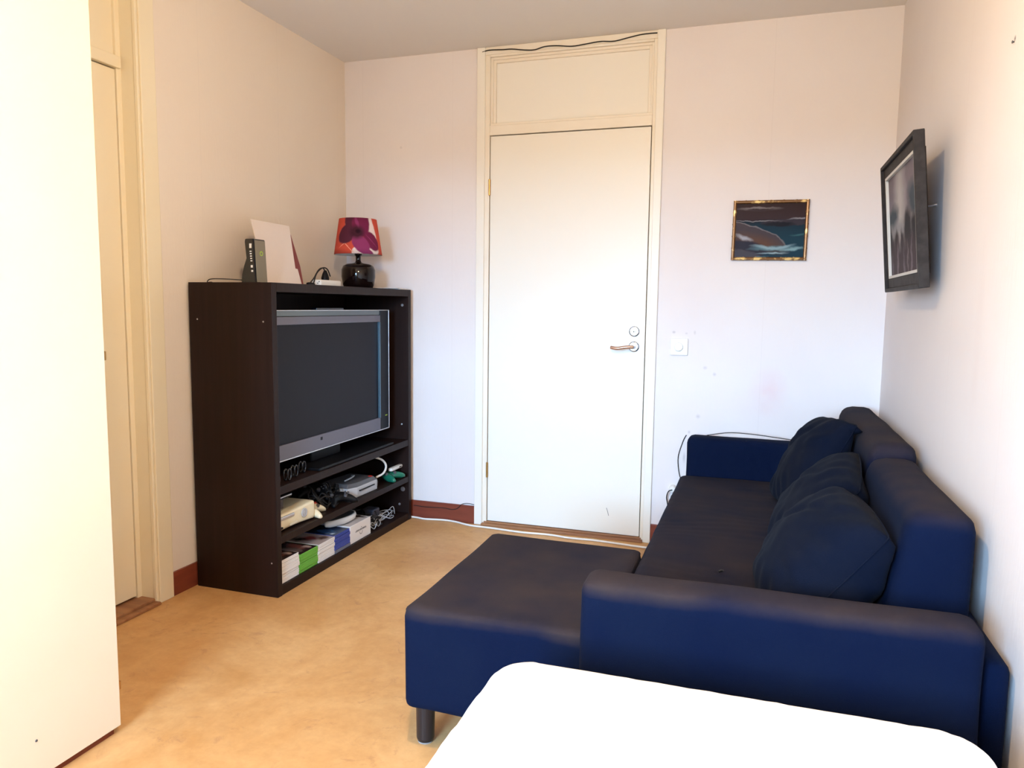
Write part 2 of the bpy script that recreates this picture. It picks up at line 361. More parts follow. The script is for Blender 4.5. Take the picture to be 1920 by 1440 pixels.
mx_ = (WX0+WX1)/2; box(bm, mx_-.03, mx_+.03, YF-.09, YF-.03, WZ0+f, WZ1-f)
obj('window_frame', bm, M['paint'], win)
obj('window_sill', bx(WX0-.04, WX1+.04, YF-.02, YF+.12, WZ0-.03, WZ0), M['paint'], win, bevel=.004)

BH = .098
bm = bmesh.new(); box(bm, XL, -1.438, YB-.012, YB, 0, BH); box(bm, -.483, XR, YB-.012, YB, 0, BH); struct('baseboard_back', bm, M['base'], bevel=.002)
bm = bmesh.new(); box(bm, XL, XL+.012, 2.345, YB-.012, 0, BH); struct('baseboard_left', bm, M['base'], bevel=.002)
struct('baseboard_right', bx(XR-.012, XR, YF, YB-.012, 0, BH), M['base'], bevel=.002)

# ------------------------------------------------------------------ door in the back wall
d1 = thing('door_1', 'white flush door with blank panel above, in the far wall', 'door', (-.954, YB, 0), kind='structure')
LX0, LX1 = -1.366, -.541
obj('door_leaf', bx(LX0, LX1, YB+.000, YB+.04, .024, 2.058), M['paint_white'], d1, bevel=.002)
bm = bmesh.new()
for (a, b_) in ((DX0, LX0-.004), (LX1+.004, DX1)): box(bm, a, b_, YB-.004, YB+.10, 0, 2.485)
box(bm, LX0-.004, LX1+.004, YB-.004, YB+.10, 2.0625, 2.112)
box(bm, LX0-.004, LX1+.004, YB-.004, YB+.10, 2.452, 2.485)
obj('door_frame', bm, M['paint'], d1, bevel=.003)
bm = bmesh.new()                                     # planted bead round the blank panel
for k, (w_, y0) in enumerate(((.012, YB+.008), (.026, YB+.018))):
    z0, z1 = 2.112, 2.452; x0, x1 = LX0-.004, LX1+.004
    box(bm, x0, x0+w_, y0, YB+.05, z0, z1); box(bm, x1-w_, x1, y0, YB+.05, z0, z1); box(bm, x0+w_, x1-w_, y0, YB+.05, z1-w_, z1)
box(bm, LX0-.004, LX1+.004, YB+.004, YB+.05, 2.112, 2.124)
obj('panel_bead', bm, M['paint'], d1, bevel=.002)
obj('transom_panel', bx(LX0-.004, LX1+.004, YB+.03, YB+.06, 2.112, 2.452), M['paint_white'], d1)
obj('backing', bx(DX0, DX1, YB+.105, YB+.118, 0, 2.485), M['tvdark'], d1)
for a, b_ in ((-1.438, DX0+.018), (DX1-.018+.0, -.483)):
    obj('casing', bx(a, b_, YB-.016, YB-.0, 0, 2.4995), M['paint_white'], d1, bevel=.003)
obj('casing', bx(DX0+.018, DX1-.018, YB-.010, YB-.004, 2.462, 2.4995), M['paint'], d1, bevel=.002)
bm = bmesh.new(); box(bm, DX0+.018, DX1-.018, YB-.03, YB+.09, 0, .012); box(bm, DX0+.026, DX1-.026, YB-.005, YB+.09, .012, .021)
obj('threshold', bm, M['thresh'], d1, bevel=.002)
for z in (1.80, .305):
    bm = bmesh.new(); lathe(bm, [(.003, -.042), (.006, -.040), (.006, -.001), (.005, 0), (.006, .001), (.006, .040), (.003, .042)], LX0-.002, YB-.006, 12, cz=z)
    obj('hinge', bm, M['brass'], d1, smooth=False)
HX = -.594
bm = bmesh.new(); lathe(bm, [(.026, 0), (.026, -.006), (.022, -.009), (.010, -.0095)], HX, YB, 32, 'y', cz=1.069)
box(bm, HX-.008, HX+.008, YB-.016, YB-.008, 1.069-.012, 1.069+.014)
lk = obj('lock', bm, M['chrome'], d1, bevel=.0015)
obj('keyhole', bx(HX-.002, HX+.002, YB-.017, YB-.0155, 1.064, 1.073), M['black'], lk)
bm = bmesh.new(); lathe(bm, [(.0265, 0), (.0265, -.006), (.022, -.010), (.012, -.0105)], HX, YB, 32, 'y', cz=.993)
lathe(bm, [(.010, -.009), (.0095, -.045), (.007, -.050)], HX, YB, 16, 'y', cz=.993)
rs = obj('handle_rose', bm, M['chrome'], d1, bevel=.001)
bm = bmesh.new(); tube(bm, [(HX+.004, YB-.044, .993), (HX-.03, YB-.050, .992), (HX-.075, YB-.052, .985), (HX-.108, YB-.048, .989)], .0085, 12, 6)
obj('door_handle', bm, M['copper'], d1, smooth=True)
tag(d1.children[-1], 'brownish metal lever')
bm = bmesh.new(); tube(bm, [(-.70, YB-.0005, .118), (-.705, YB-.0005, .14), (-.712, YB-.0005, .158)], .0012, 5, 3)
obj('scratch', bm, M['dgrey_plastic'], d1)

# ------------------------------------------------------------------ door in the left wall (recessed)
d2 = thing('door_2', 'recessed cream door in the left wall, half behind the wardrobe', 'door', (XL, 1.83, 0), kind='structure')
PX = -2.292
obj('door_leaf', bx(PX-.04, PX, 1.42, 2.238, .03, 2.035), M['yellow_paint'], d2, bevel=.002)
bm = bmesh.new()
box(bm, PX-.05, PX+.004, 2.2415, 2.275, 0, 2.485); box(bm, PX-.05, PX+.004, 1.38, 1.4165, 0, 2.485)
box(bm, PX-.05, PX+.004, 1.4165, 2.2415, 2.455, 2.485)
obj('door_frame', bm, M['yellow_paint'], d2, bevel=.002)
obj('transom_rail', bx(PX-.05, PX+.018, 1.4165, 2.252, 2.039, 2.082), M['yellow_paint'], d2, bevel=.003)
obj('transom_panel', bx(PX-.03, PX-.008, 1.4165, 2.2415, 2.082, 2.455), M['yellow_paint'], d2)
bm = bmesh.new(); box(bm, PX+.004, XL, 2.262, 2.2755, 0, 2.4995); box(bm, PX+.004, XL, 1.38, 1.393, 0, 2.4995); box(bm, PX+.004, XL, 1.393, 2.262, 2.486, 2.4995)
obj('jamb', bm, M['yellow_paint'], d2)
for a, b_ in ((2.270, 2.343), (1.325, 1.385)):
    bm = bmesh.new(); box(bm, XL, XL+.016, a, b_, 0, 2.4995)
    box(bm, XL-.006, XL+.010, a-.012 if a > 2 else b_, a if a > 2 else b_+.012, 0, 2.4995)
    obj('casing', bm, M['yellow_paint'], d2, bevel=.003)
bm = bmesh.new(); box(bm, PX-.05, XL+.0, 1.393, 2.262, 0, .022); box(bm, XL+.0, XL+.028, 1.385, 2.262, 0, .012)
obj('threshold', bm, M['thresh'], d2, bevel=.003)
obj('backing', bx(PX-.06, PX-.05, 1.38, 2.275, 0, 2.485), M['tvdark'], d2)

# ------------------------------------------------------------------ wardrobe on the left
WF = -1.63; WY = 1.520
wd = thing('wardrobe', 'tall cream white wardrobe with flush doors filling the left edge', 'wardrobe', (-1.92, .3, 0))
obj('carcass', bx(XL+.004, WF-.022, -.9, WY-.004, .03, 2.496), M['ward'], wd)
obj('plinth', bx(XL+.004, WF-.014, -.9, WY-.012, 0, .03), M['base'], wd)
for k in range(4):
    a = WY-.6*(k+1)+.003; b_ = WY-.6*k
    dr = obj('door', bx(WF-.020, WF, a, b_, .022, 2.492), M['ward'], wd, bevel=.0015)
    if k == 0:
        for z in (1.045, .135):
            bm = bmesh.new(); lathe(bm, [(.003, -.012), (.005, -.011), (.005, .011), (.003, .012)], WF-.006, WY+.004, 10, cz=z)
            box(bm, WF-.012, WF-.001, WY-.001, WY+.003, z-.012, z+.012)
            obj('hinge', bm, M['brass'], dr)
        bm = bmesh.new(); lathe(bm, [(.0035, .0), (.003, .0012)], WF, 1.27, 8, 'x', cz=.12); obj('screw', bm, M['dgrey_plastic'], dr)

# ------------------------------------------------------------------ media cabinet
CX0, CX1, CY0, CY1, CH = -2.200, -1.803, 2.472, 3.690, 1.268
cb = thing('media_cabinet', 'black-brown open media cabinet holding the television against the left wall', 'cabinet', (-2.0, 3.08, 0))
P = .030
obj('side_panel', bx(CX0, CX1, CY0, CY0+P, 0, CH), M['wenge'], cb, bevel=.0015)
obj('side_panel', bx(CX0, CX1, CY1-P, CY1, 0, CH), M['wenge'], cb, bevel=.0015)
obj('top_panel', bx(CX0, CX1-.0, CY0+P, CY1-P, CH-.036, CH), M['wenge'], cb, bevel=.0015)
obj('back_panel', bx(CX0, CX0+.006, CY0+P, CY1-P, .04, CH-.036), M['wenge'], cb)
S1, S2, S0 = .452, .246, .040
obj('shelf', bx(CX0+.006, CX1-.002, CY0+P, CY1-P, S1-.034, S1), M['wenge'], cb, bevel=.0015)
obj('shelf', bx(CX0+.006, CX1-.002, CY0+P, CY1-P, S2-.030, S2), M['wenge'], cb, bevel=.0015)
obj('bottom_panel', bx(CX0+.006, CX1-.002, CY0+P, CY1-P, 0, S0), M['wenge'], cb, bevel=.0015)
for (x, z) in ((-2.16, 1.12), (-1.845, 1.115), (-1.83, .142)):
    bm = bmesh.new(); lathe(bm, [(.0035, 0), (.003, -.0012)], x, CY0, 10, 'y', cz=z); obj('screw', bm, M['silver'], cb)
for (x, z, r) in ((-1.84, 1.185, .008), (-1.84, .172, .0135), (-1.86, .085, .007), (-1.845, .535, .005)):
    bm = bmesh.new(); lathe(bm, [(r, 0), (r*.9, -.003), (r*.45, -.0035), (r*.4, -.002)], x, CY1-P, 16, 'y', cz=z); obj('cam_fitting', bm, M['silver'], cb)

# television
tv = thing('television', 'grey flat television with dark screen filling the cabinet opening', 'television', (-1.90, 2.99, S1))
TX = -1.870; TY0, TY1, TZ0, TZ1 = 2.515, 3.560, .530, 1.160
obj('housing', bx(TX-.085, TX-.012, TY0+.01, TY1-.004, TZ0+.005, TZ1-.002), M['tvdark'], tv, bevel=.01)
sx0, sx1, sz0, sz1 = 2.595, 3.455, .597, 1.098
bm = bmesh.new()
box(bm, TX-.012, TX, TY0, sx1+.012, TZ0+.004, sz0); box(bm, TX-.012, TX, TY0, sx1+.012, sz1, TZ1-.028); box(bm, TX-.012, TX, TY0, sx0, sz0, sz1)
obj('bezel', bm, M['tvgrey'], tv, bevel=.002)
obj('screen', bx(TX-.014, TX-.008, sx0, sx1, sz0, sz1), M['screen'], tv)
obj('speaker_strip', bx(TX-.012, TX+.001, sx1+.012, TY1-.004, TZ0+.004, TZ1-.003), M['tvdark'], tv, bevel=.002)
obj('top_strip', bx(TX-.012, TX-.003, TY0, sx1+.012, TZ1-.026, TZ1-.003), mat('tv blue grey strip', (.10, .13, .15), .2, .6), tv, bevel=.001)
bm = bmesh.new(); box(bm, TX-.014, TX+.003, TY0, TY1, TZ1-.004, TZ1); box(bm, TX-.014, TX+.003, TY1-.005, TY1, TZ0, TZ1-.004); box(bm, TX-.014, TX+.003, TY0, TY1-.005, TZ0-.001, TZ0+.004)
obj('edge_trim', bm, M['silver'], tv, bevel=.001)
obj('trim_line', bx(TX-.012, TX+.002, sx1+.001, sx1+.010, sz0, sz1), mat('blue steel trim', (.12, .22, .30), .25, .5, .6), tv)
obj('badge', bx(TX+.001, TX+.0016, TY1-.045, TY1-.022, .60, .606), M['greenmark'], tv)
obj('badge', bx(TX, TX+.0012, 2.90, 2.915, .572, .586), M['tvdark'], tv)
bm = bmesh.new(); box(bm, TX-.11, TX-.05, 2.90, 3.15, S1+.014, TZ0+.03); obj('stand', bm, M['black'], tv, bevel=.005)
obj('stand_base', bx(-2.08, -1.812, 2.80, 3.50, S1, S1+.014), M['black'], tv, bevel=.004)
tag(obj('sensor_bar', bx(-1.93, -1.90, 2.93, 3.16, TZ1-.002, TZ1+.010), M['blackgloss'], bevel=.002), 'small dark bar lying on top of the television', 'sensor bar')

# ------------------------------------------------------------------ on top of the cabinet
# router
rt = thing('router', 'black upright internet router with beige side at the left of the cabinet top', 'router', (-1.97, 2.60, CH))
prof = [(-.048, 0), (.024, 0), (.020, .055), (.015, .178), (-.026, .178), (-.0285, .165), (-.022, .10), (-.034, .070), (-.045, .035)]
bm = bmesh.new(); prism(bm, prof, lambda u, v, d: (-1.968+u, d, CH+v), 2.565, 2.640); obj('body', bm, M['blackgloss'], rt, bevel=.004)
bm = bmesh.new(); prism(bm, [(2.570, .004), (2.634, .004), (2.634, .172), (2.570, .172)], lambda u, v, d: (-1.968+.024-.009*v/.178+d, u, CH+v), .000, .004); fc = obj('side_face', bm, M['rail'], rt, bevel=.001)
bm = bmesh.new(); lathe(bm, [(.010, .0), (.010, .0012), (.006, .0012), (.006, 0)], -1.968+.0215, 2.605, 16, 'x', cz=CH+.12); obj('green_mark', bm, M['greenmark'], rt)
bm = bmesh.new(); box(bm, -1.972, -1.962, 2.5635, 2.566, CH+.140, CH+.158)
for k in range(5): box(bm, -1.971+k*.0008, -1.963+k*.0008, 2.5635, 2.566, CH+.125-k*.0095, CH+.129-k*.0095)
box(bm, -1.967, -1.958, 2.5635, 2.566, CH+.062, CH+.072); box(bm, -1.965, -1.957, 2.5635, 2.566, CH+.045, CH+.052)
obj('indicator_lights', bm, M['white_plastic'], rt)
bm = bmesh.new(); tube(bm, [(-2.01, 2.62, CH+.010), (-2.05, 2.59, CH+.014), (-2.10, 2.55, CH+.016), (-2.14, 2.53, CH+.014), (-2.155, 2.53, CH+.002), (-2.16, 2.56, CH+.003), (-2.19, 2.60, CH+.003)], .0022, 6)
tag(obj('router_cable', bm, M['rubber'], smooth=True), 'thin black cable arching behind the router on the cabinet top', 'cable')
# boards leaning on the wall
def lean(v): return -1.995 - .085*v/.275
bm = bmesh.new(); prism(bm, [(2.700, 0), (2.955, 0), (2.957, .075), (2.940, .077), (2.985, .272), (2.715, .274)], lambda u, v, d: (lean(v)+d, u, CH+v+.0005), 0, .004)
tag(obj('canvas_board', bm, M['board']), 'blank off-white canvas board leaning on the cabinet top', 'board')
bm = bmesh.new(); prism(bm, [(2.73, 0), (2.985, .0), (3.000, .09), (2.995, .235), (2.74, .235)], lambda u, v, d: (lean(v)-.010+d, u, CH+v+.0005), 0, .003)
tag(obj('maroon_card', bm, M['maroon']), 'maroon card peeking out behind the blank canvas board', 'card')
# power strip with plugs
ps = thing('power_strip', 'white power strip with black plug and cords beside the lamp', 'power strip', (-1.98, 3.15, CH))
obj('body', soft_box(-2.005, -1.955, 3.055, 3.235, CH, CH+.032, .008, .03), M['white_plastic'], ps, smooth=True)
bm = bmesh.new(); 
for dz in (.013, .021): box(bm, -1.988+dz, -1.984+dz, 3.0535, 3.056, CH+dz, CH+dz+.004)
obj('socket_hole', bm, M['black'], ps)
bm = bmesh.new(); lathe(bm, [(.018, 0), (.019, .012), (.014, .030), (.006, .048)], -1.98, 3.13, 14, cz=CH+.030); pg = obj('plug', bm, M['black'], ps, smooth=False)
bm = bmesh.new(); tube(bm, [(-1.98, 3.13, CH+.07), (-1.982, 3.115, CH+.088), (-1.99, 3.09, CH+.078), (-2.0, 3.06, CH+.035), (-2.005, 3.03, CH+.012), (-2.01, 3.0, CH+.004), (-2.05, 2.99, CH+.003)], .003, 6)
tube(bm, [(-1.965, 3.15, CH+.05), (-1.968, 3.13, CH+.083), (-1.975, 3.10, CH+.088), (-1.985, 3.065, CH+.06), (-1.99, 3.04, CH+.006), (-2.0, 3.03, CH+.003)], .003, 6)
obj('cord', bm, M['rubber'], pg, smooth=True)
bm = bmesh.new(); prism(bm, [(2.985, 0), (3.035, 0), (3.028, .014), (3.0, .018), (2.985, .015)], lambda u, v, d: (d, u, CH+v), -1.99, -1.97)
tag(obj('adapter', bm, M['black'], bevel=.003), 'small black connector between canvas board and power strip', 'adapter')
# paper
bm = bmesh.new(); box(bm, -1.99, -1.81, 3.58, 3.685, CH+.0003, CH+.005); box(bm, -1.985, -1.815, 3.555, 3.66, CH+.005, CH+.0075)
tag(obj('papers', bm, M['paper']), 'thin white papers lying at the right end of the cabinet top', 'papers')
# lamp
LXc, LYc = -1.985, 3.45
lp = thing('table_lamp', 'table lamp with glossy dark glass base and floral shade', 'lamp', (LXc, LYc, CH))
bm = bmesh.new(); lathe(bm, [(.066, 0), (.072, .003), (.080, .02), (.0865, .06), (.086, .095), (.078, .115), (.060, .125), (.030, .129), (.016, .134), (.0125, .145), (.013, .165), (.019, .172), (.019, .182), (.010, .184)], LXc, LYc, 48, cz=CH)
obj('base', bm, M['lampglass'], lp, smooth=True)
bm = bmesh.new(); lathe(bm, [(.012, .184), (.012, .23), (.009, .235)], LXc, LYc, 16, cz=CH); obj('socket', bm, M['black'], lp)
bm = bmesh.new(); uvl = bm.loops.layers.uv.new('UVMap'); N = 72
zb, zt, rb, rt_ = CH+.172, CH+.352, .122, .095
for rr, flip in ((0, 1), (-.0015, -1)):
    rows = []
    for j in range(7):
        t = j/6; rows.append([bm.verts.new((LXc+(rb+rr+(rt_-rb)*t)*math.cos(2*math.pi*k/N), LYc+(rb+rr+(rt_-rb)*t)*math.sin(2*math.pi*k/N), zb+(zt-zb)*t)) for k in range(N)])
    for j in range(6):
        for k in range(N):
            fcs = bm.faces.new((rows[j][k], rows[j][(k+1) % N], rows[j+1][(k+1) % N], rows[j+1][k]))
            for lo, (kk, jj) in zip(fcs.loops, ((k, j), (k+1, j), (k+1, j+1), (k, j+1))): lo[uvl].uv = ((kk/N)*4.2, jj/6)
            fcs.material_index = 0 if rr == 0 else 1
    if rr == 0: outer = rows
for j in (0, 6):
    for k in range(N):
        f2 = bm.faces.new((outer[j][k], outer[j][(k+1) % N], rows[j][(k+1) % N], rows[j][k])); f2.material_index = 0
# the side seen is around azimuth -60 deg -> u = 300/360*4.2 = 3.5
pur, pur2, mag, red, wht = (.15, .016, .055), (.085, .018, .035), (.24, .035, .115), (.55, .075, .045), (.74, .60, .56)
sh = []
for o in (0.0, 2.0, -2.2):
    c = 3.50+o
    sh += [(c+.46, .66, .15, .50, 14, wht, .1), (c+.34, .06, .34, .12, 8, wht, .1), (c-.36, .92, .06, .22, -15, wht, .15),
           (c-.05, .10, .16, .10, 40, wht, .1), (c-.50, .20, .34, .30, -20, red, .1), (c-.42, .28, .22, .012, 30, (.8, .3, .2), .3), (c-.30, .18, .25, .012, -40, (.8, .3, .2), .3),
           (c-.36, .55, .36, .25, 30, pur2, .08), (c-.24, .88, .22, .34, 15, pur2, .1), (c+.10, .84, .30, .38, -5, pur, .08), (c-.04, .88, .05, .16, 20, mag, .3),
           (c+.44, .36, .32, .21, -42, pur, .08), (c+.08, .27, .30, .20, -40, mag, .08), (c+.20, .07, .26, .10, -20, mag, .1),
           (c+.44, .36, .25, .012, -42, mag, .3), (c-.04, .60, .22, .17, 0, (.05, .012, .022), .35), (c+.0, .62, .08, .06, 0, (.02, .005, .012), .3)]
M['shade'] = paint('floral lamp shade', red, sh, .8, (5, .06), .1)
obj('lamp_shade', bm, [M['shade'], M['paper']], lp, smooth=True)

# ------------------------------------------------------------------ upper shelf (under the television)
for k, (yy, xx) in enumerate(((2.595, -1.835), (2.665, -1.850), (2.745, -1.865))):
    bm = bmesh.new()
    for q in range(2):
        pts = [(xx-.004+.008*math.sin(a*2)*0+q*.010-.005, yy+.012*math.cos(a)+q*.012, S1+.027+.023*math.sin(a)) for a in [2*math.pi*i/12 for i in range(12)]]
        tube(bm, pts, .0035, 8, 3, True)
    tag(obj('cable_loop', bm, M['blackgloss'], smooth=True), ['glossy black cable loop on the shelf, nearest the left panel', 'glossy black cable loop on the shelf, middle one of three', 'glossy black cable loop on the shelf, rightmost of three'][k], 'cable', 'black cable loops under the television')
bm = bmesh.new(); prism(bm, [(2.515, 0), (2.575, 0), (2.573, .028), (2.56, .036), (2.515, .040)], lambda u, v, d: (d, u, S1+v), -1.92, -1.85)
tag(obj('adapter_block', bm, mat('dark brown plastic', (.03, .018, .016), .45, .4), bevel=.006), 'dark brown block on the upper shelf against the left panel', 'adapter')

# ------------------------------------------------------------------ middle shelf
gc = thing('game_console', 'cream game console with round button lying flat on the middle shelf', 'game console', (-1.93, 2.64, S2))
def xw(p, n_):
    # waisted body: pinched towards the middle of its length
    t = (p.y-2.6)/.17; k = .010*max(0, 1-t*t); dz = p.z-(S2+.045)
    return Vector((-.012*max(0, 1-t*t) if p.x > -1.9 else 0, 0, -k*(1 if dz > 0 else -.3)))
obj('body', soft_box(-2.06, -1.822, 2.508, 2.775, S2+.004, S2+.086, .012, .02, puff=xw), M['cream'], gc, smooth=True)
bm = bmesh.new(); box(bm, -1.836, -1.828, 2.512, 2.632, S2+.052, S2+.066); tr = obj('disc_tray', bm, M['silver'], gc, bevel=.003)
bm = bmesh.new()
lathe(bm, [(.0195, 0), (.0195, .004), (.016, .005), (.0155, .0025)], -1.829, 2.700, 28, 'x', cz=S2+.047)
lathe(bm, [(.010, 0), (.010, .0045), (.008, .005)], -1.829, 2.700, 24, 'x', cz=S2+.047)
obj('power_button', bm, M['grey_plastic'], gc)
bm = bmesh.new(); box(bm, -1.833, -1.8265, 2.600, 2.650, S2+.016, S2+.026); obj('port_door', bm, mat('cream flap', (.66, .58, .42), .4, .4), gc, bevel=.002)
bm = bmesh.new(); box(bm, -1.8285, -1.8205, 2.525, 2.540, S2+.020, S2+.028); obj('port', bm, M['black'], gc, bevel=.001)
bm = bmesh.new(); box(bm, -2.02, -1.86, 2.508, 2.600, S2+.088, S2+.135)
tag(obj('black_box', bm, mat('dark glossy box', (.03, .014, .012), .2, .5), bevel=.003), 'dark glossy box resting on top of the cream console', 'box')
bm = bmesh.new(); box(bm, -2.08, -1.84, 2.508, 2.63, S2+.1355, S2+.150)
fl = obj('flat_case', bm, M['black'], bevel=.002); tag(fl, 'flat black case with pale edge under the upper shelf', 'case')
obj('pale_edge', bx(-1.8402, -1.8385, 2.510, 2.628, S2+.143, S2+.147), M['silver'], fl)
def controller(name, label, cat, cx, cy, cz, m, s=1.0, ang=0, tilt=0, btn=None, group=None):
    """gamepad: one body with two grips, sticks and buttons as parts"""
    t = thing(name, label, cat, (cx, cy, cz), group)
    def P3(u, v, h):
        u, v, h = u*s, v*s, h*s
        h2 = h*math.cos(tilt)+v*math.sin(tilt); v2 = v*math.cos(tilt)-h*math.sin(tilt)
        return Vector((cx + u*math.cos(ang)-v2*math.sin(ang), cy + u*math.sin(ang)+v2*math.cos(ang), cz+h2))
    b2 = bmesh.new()
    # lofted cross sections over u from -1..1
    rings = []
    prof = [(-.078, -.050, .010), (-.070, -.048, .017), (-.058, -.030, .026), (-.045, -.006, .036), (-.022, .006, .032), (0, .010, .030),
            (.022, .006, .032), (.045, -.006, .036), (.058, -.030, .026), (.070, -.048, .017), (.078, -.050, .010)]
    for (u, vc, hw) in prof:
        ring = []
        for k in range(14):
            a = 2*math.pi*k/14
            ring.append(b2.verts.new(P3(u, vc+hw*math.cos(a), .026+min(.021, hw*.75)*math.sin(a))))
        rings.append(ring)
    for A, B in zip(rings, rings[1:]):
        for k in range(14): b2.faces.new((A[k], A[(k+1) % 14], B[(k+1) % 14], B[k]))
    b2.faces.new(rings[0]); b2.faces.new(rings[-1])
    mnz = min(v.co.z for v in b2.verts); dz = cz-mnz
    for v in b2.verts: v.co.z += dz
    obj('body', b2, m, t, smooth=True)
    def stud(name2, u, v, r, h, mt):
        b3 = bmesh.new(); c = P3(u, v, .044) + Vector((0, 0, dz)); up = (P3(u, v, 1)-P3(u, v, 0)).normalized()
        a = up.orthogonal().normalized(); b_ = up.cross(a); rs_ = []
        for hh, rr in ((-.004, r), (h*s, r), (h*s+.001, r*.7)):
            rs_.append([b3.verts.new(c+up*hh+(a*math.cos(2*math.pi*k/12)+b_*math.sin(2*math.pi*k/12))*rr*s) for k in range(12)])
        for A, B in zip(rs_, rs_[1:]):
            for k in range(12): b3.faces.new((A[k], A[(k+1) % 12], B[(k+1) % 12], B[k]))
        b3.faces.new(rs_[0]); b3.faces.new(rs_[-1]); obj(name2, b3, mt, t)
    stud('stick', -.046, .004, .009, .008, M['dgrey_plastic']); stud('stick', .024, -.016, .009, .008, M['dgrey_plastic'])
    for (u, v) in ((.046, .014), (.046, -.008), (.057, .003), (.035, .003)): stud('button', u, v, .0045, .003, btn or M['dgrey_plastic'])
    return t
controller('game_controller', 'cream gamepad with a red button beside the cream console', 'game controller', -1.872, 2.815, S2, M['cream'], .85, math.radians(115), math.radians(25), M['red'])
controller('game_controller', 'black gamepad in front of the black cable heap on the middle shelf', 'game controller', -1.865, 3.03, S2, M['black'], .95, math.radians(70), math.radians(20))
controller('game_controller', 'black gamepad leaning at the back of the black cable heap', 'game controller', -1.96, 2.99, S2+.03, M['black'], .95, math.radians(20), math.radians(35))
def heap(cx, cy, cz, rx, ry, h, r, nloops, seed):
    rd = random.Random(seed); b2 = bmesh.new()
    for q in range(nloops):
        ox, oy = cx+rd.uniform(-.35, .35)*rx, cy+rd.uniform(-.4, .4)*ry; pts = []; k = rd.randint(7, 10); ph = rd.uniform(0, 6)
        for i in range(k):
            a = ph+2*math.pi*i/k*1.0; sx = rx*rd.uniform(.3, .62); sy = ry*rd.uniform(.3, .6)
            pts.append((ox+sx*math.cos(a), oy+sy*math.sin(a), cz+r*1.2+rd.uniform(0, h)*(1-.4*abs(math.cos(a)))))
        tube(b2, pts, r, 7, 5, True)
    return b2
tag(obj('cable_heap', heap(-1.93, 3.0, S2, .11, .15, .10, .0035, 11, 3), M['rubber'], smooth=True), 'tangle of black cables heaped mid middle shelf', 'cables', kind='stuff')
# grey console with chamfered corner
dc = thing('grey_console', 'light grey boxy console with red button on the middle shelf', 'game console', (-1.93, 3.21, S2))
poly = [(-1.855, 3.10), (-1.832, 3.155), (-1.826, 3.345), (-1.99, 3.36), (-2.02, 3.11)]
bm = bmesh.new(); prism(bm, poly, lambda u, v, d: (u, v, d), S2+.001, S2+.052); obj('body', bm, M['grey_plastic'], dc, bevel=.004)
cxm = sum(p[0] for p in poly)/5; cym = sum(p[1] for p in poly)/5
bm = bmesh.new()
A = [bm.verts.new((u*.97+cxm*.03, v*.97+cym*.03, S2+.0525)) for u, v in poly]; B = [bm.verts.new((u*.86+cxm*.14, v*.86+cym*.14, S2+.072)) for u, v in poly]
bm.faces.new(A); bm.faces.new(B)
for i in range(5): bm.faces.new((A[i], A[(i+1) % 5], B[(i+1) % 5], B[i]))
obj('lid', bm, M['dgrey_plastic'], dc, bevel=.003)
bm = bmesh.new(); box(bm, -1.832, -1.824, 3.17, 3.315, S2+.030, S2+.035); obj('slot', bm, M['black'], dc)
bm = bmesh.new(); lathe(bm, [(.012, 0), (.012, .006), (.009, .008)], -1.85, 3.315, 16, cz=S2+.066); obj('red_button', bm, M['red'], dc)
bm = bmesh.new(); lathe(bm, [(.034, 0), (.036, .02), (.03, .042), (.012, .046)], -1.885, 3.385, 20, cz=S2+.001); obj('rear_hump', bm, M['dgrey_plastic'], dc, smooth=False)
bm = bmesh.new(); box(bm, -1.868, -1.846, 3.060, 3.098, S2+.020, S2+.040); pg = obj('plug', bm, M['silver'], dc, bevel=.002)
bm = bmesh.new(); tube(bm, [(-1.865, 3.405, S2+.045), (-1.85, 3.455, S2+.058), (-1.848, 3.480, S2+.092), (-1.862, 3.455, S2+.13), (-1.90, 3.39, S2+.155), (-1.96, 3.30, S2+.165), (-2.02, 3.2, S2+.165)], .0058, 10)
tag(obj('white_cable', bm, M['white_plastic'], smooth=True), 'thick white cable arching over the grey console', 'cable')
bm = bmesh.new(); tube(bm, [(-1.90, 3.15, S2+.078), (-1.89, 3.19, S2+.085), (-1.90, 3.24, S2+.086), (-1.93, 3.27, S2+.078)], .004, 7); 
tag(obj('grey_strap', bm, M['grey_plastic'], smooth=True), 'short grey strap lying on the grey console lid', 'strap')
controller('game_controller', 'translucent green gamepad at the right end of the middle shelf', 'game controller', -1.862, 3.545, S2, M['green_glass'], .95, math.radians(95), math.radians(8), M['red'])
bm = bmesh.new(); k = 0
rc = thing('remote', 'white stick remote on top of the green gamepad', 'remote', (-1.85, 3.60, S2+.045))
obj('body', soft_box(-1.862, -1.838, 3.53, 3.657, S2+.050, S2+.068, .006, .03), M['white_plastic'], rc, smooth=True)
bm = bmesh.new(); box(bm, -1.8385, -1.8372, 3.615, 3.640, S2+.056, S2+.062); obj('button', bm, M['black'], rc, bevel=.001)
bm = bmesh.new(); bm.free()

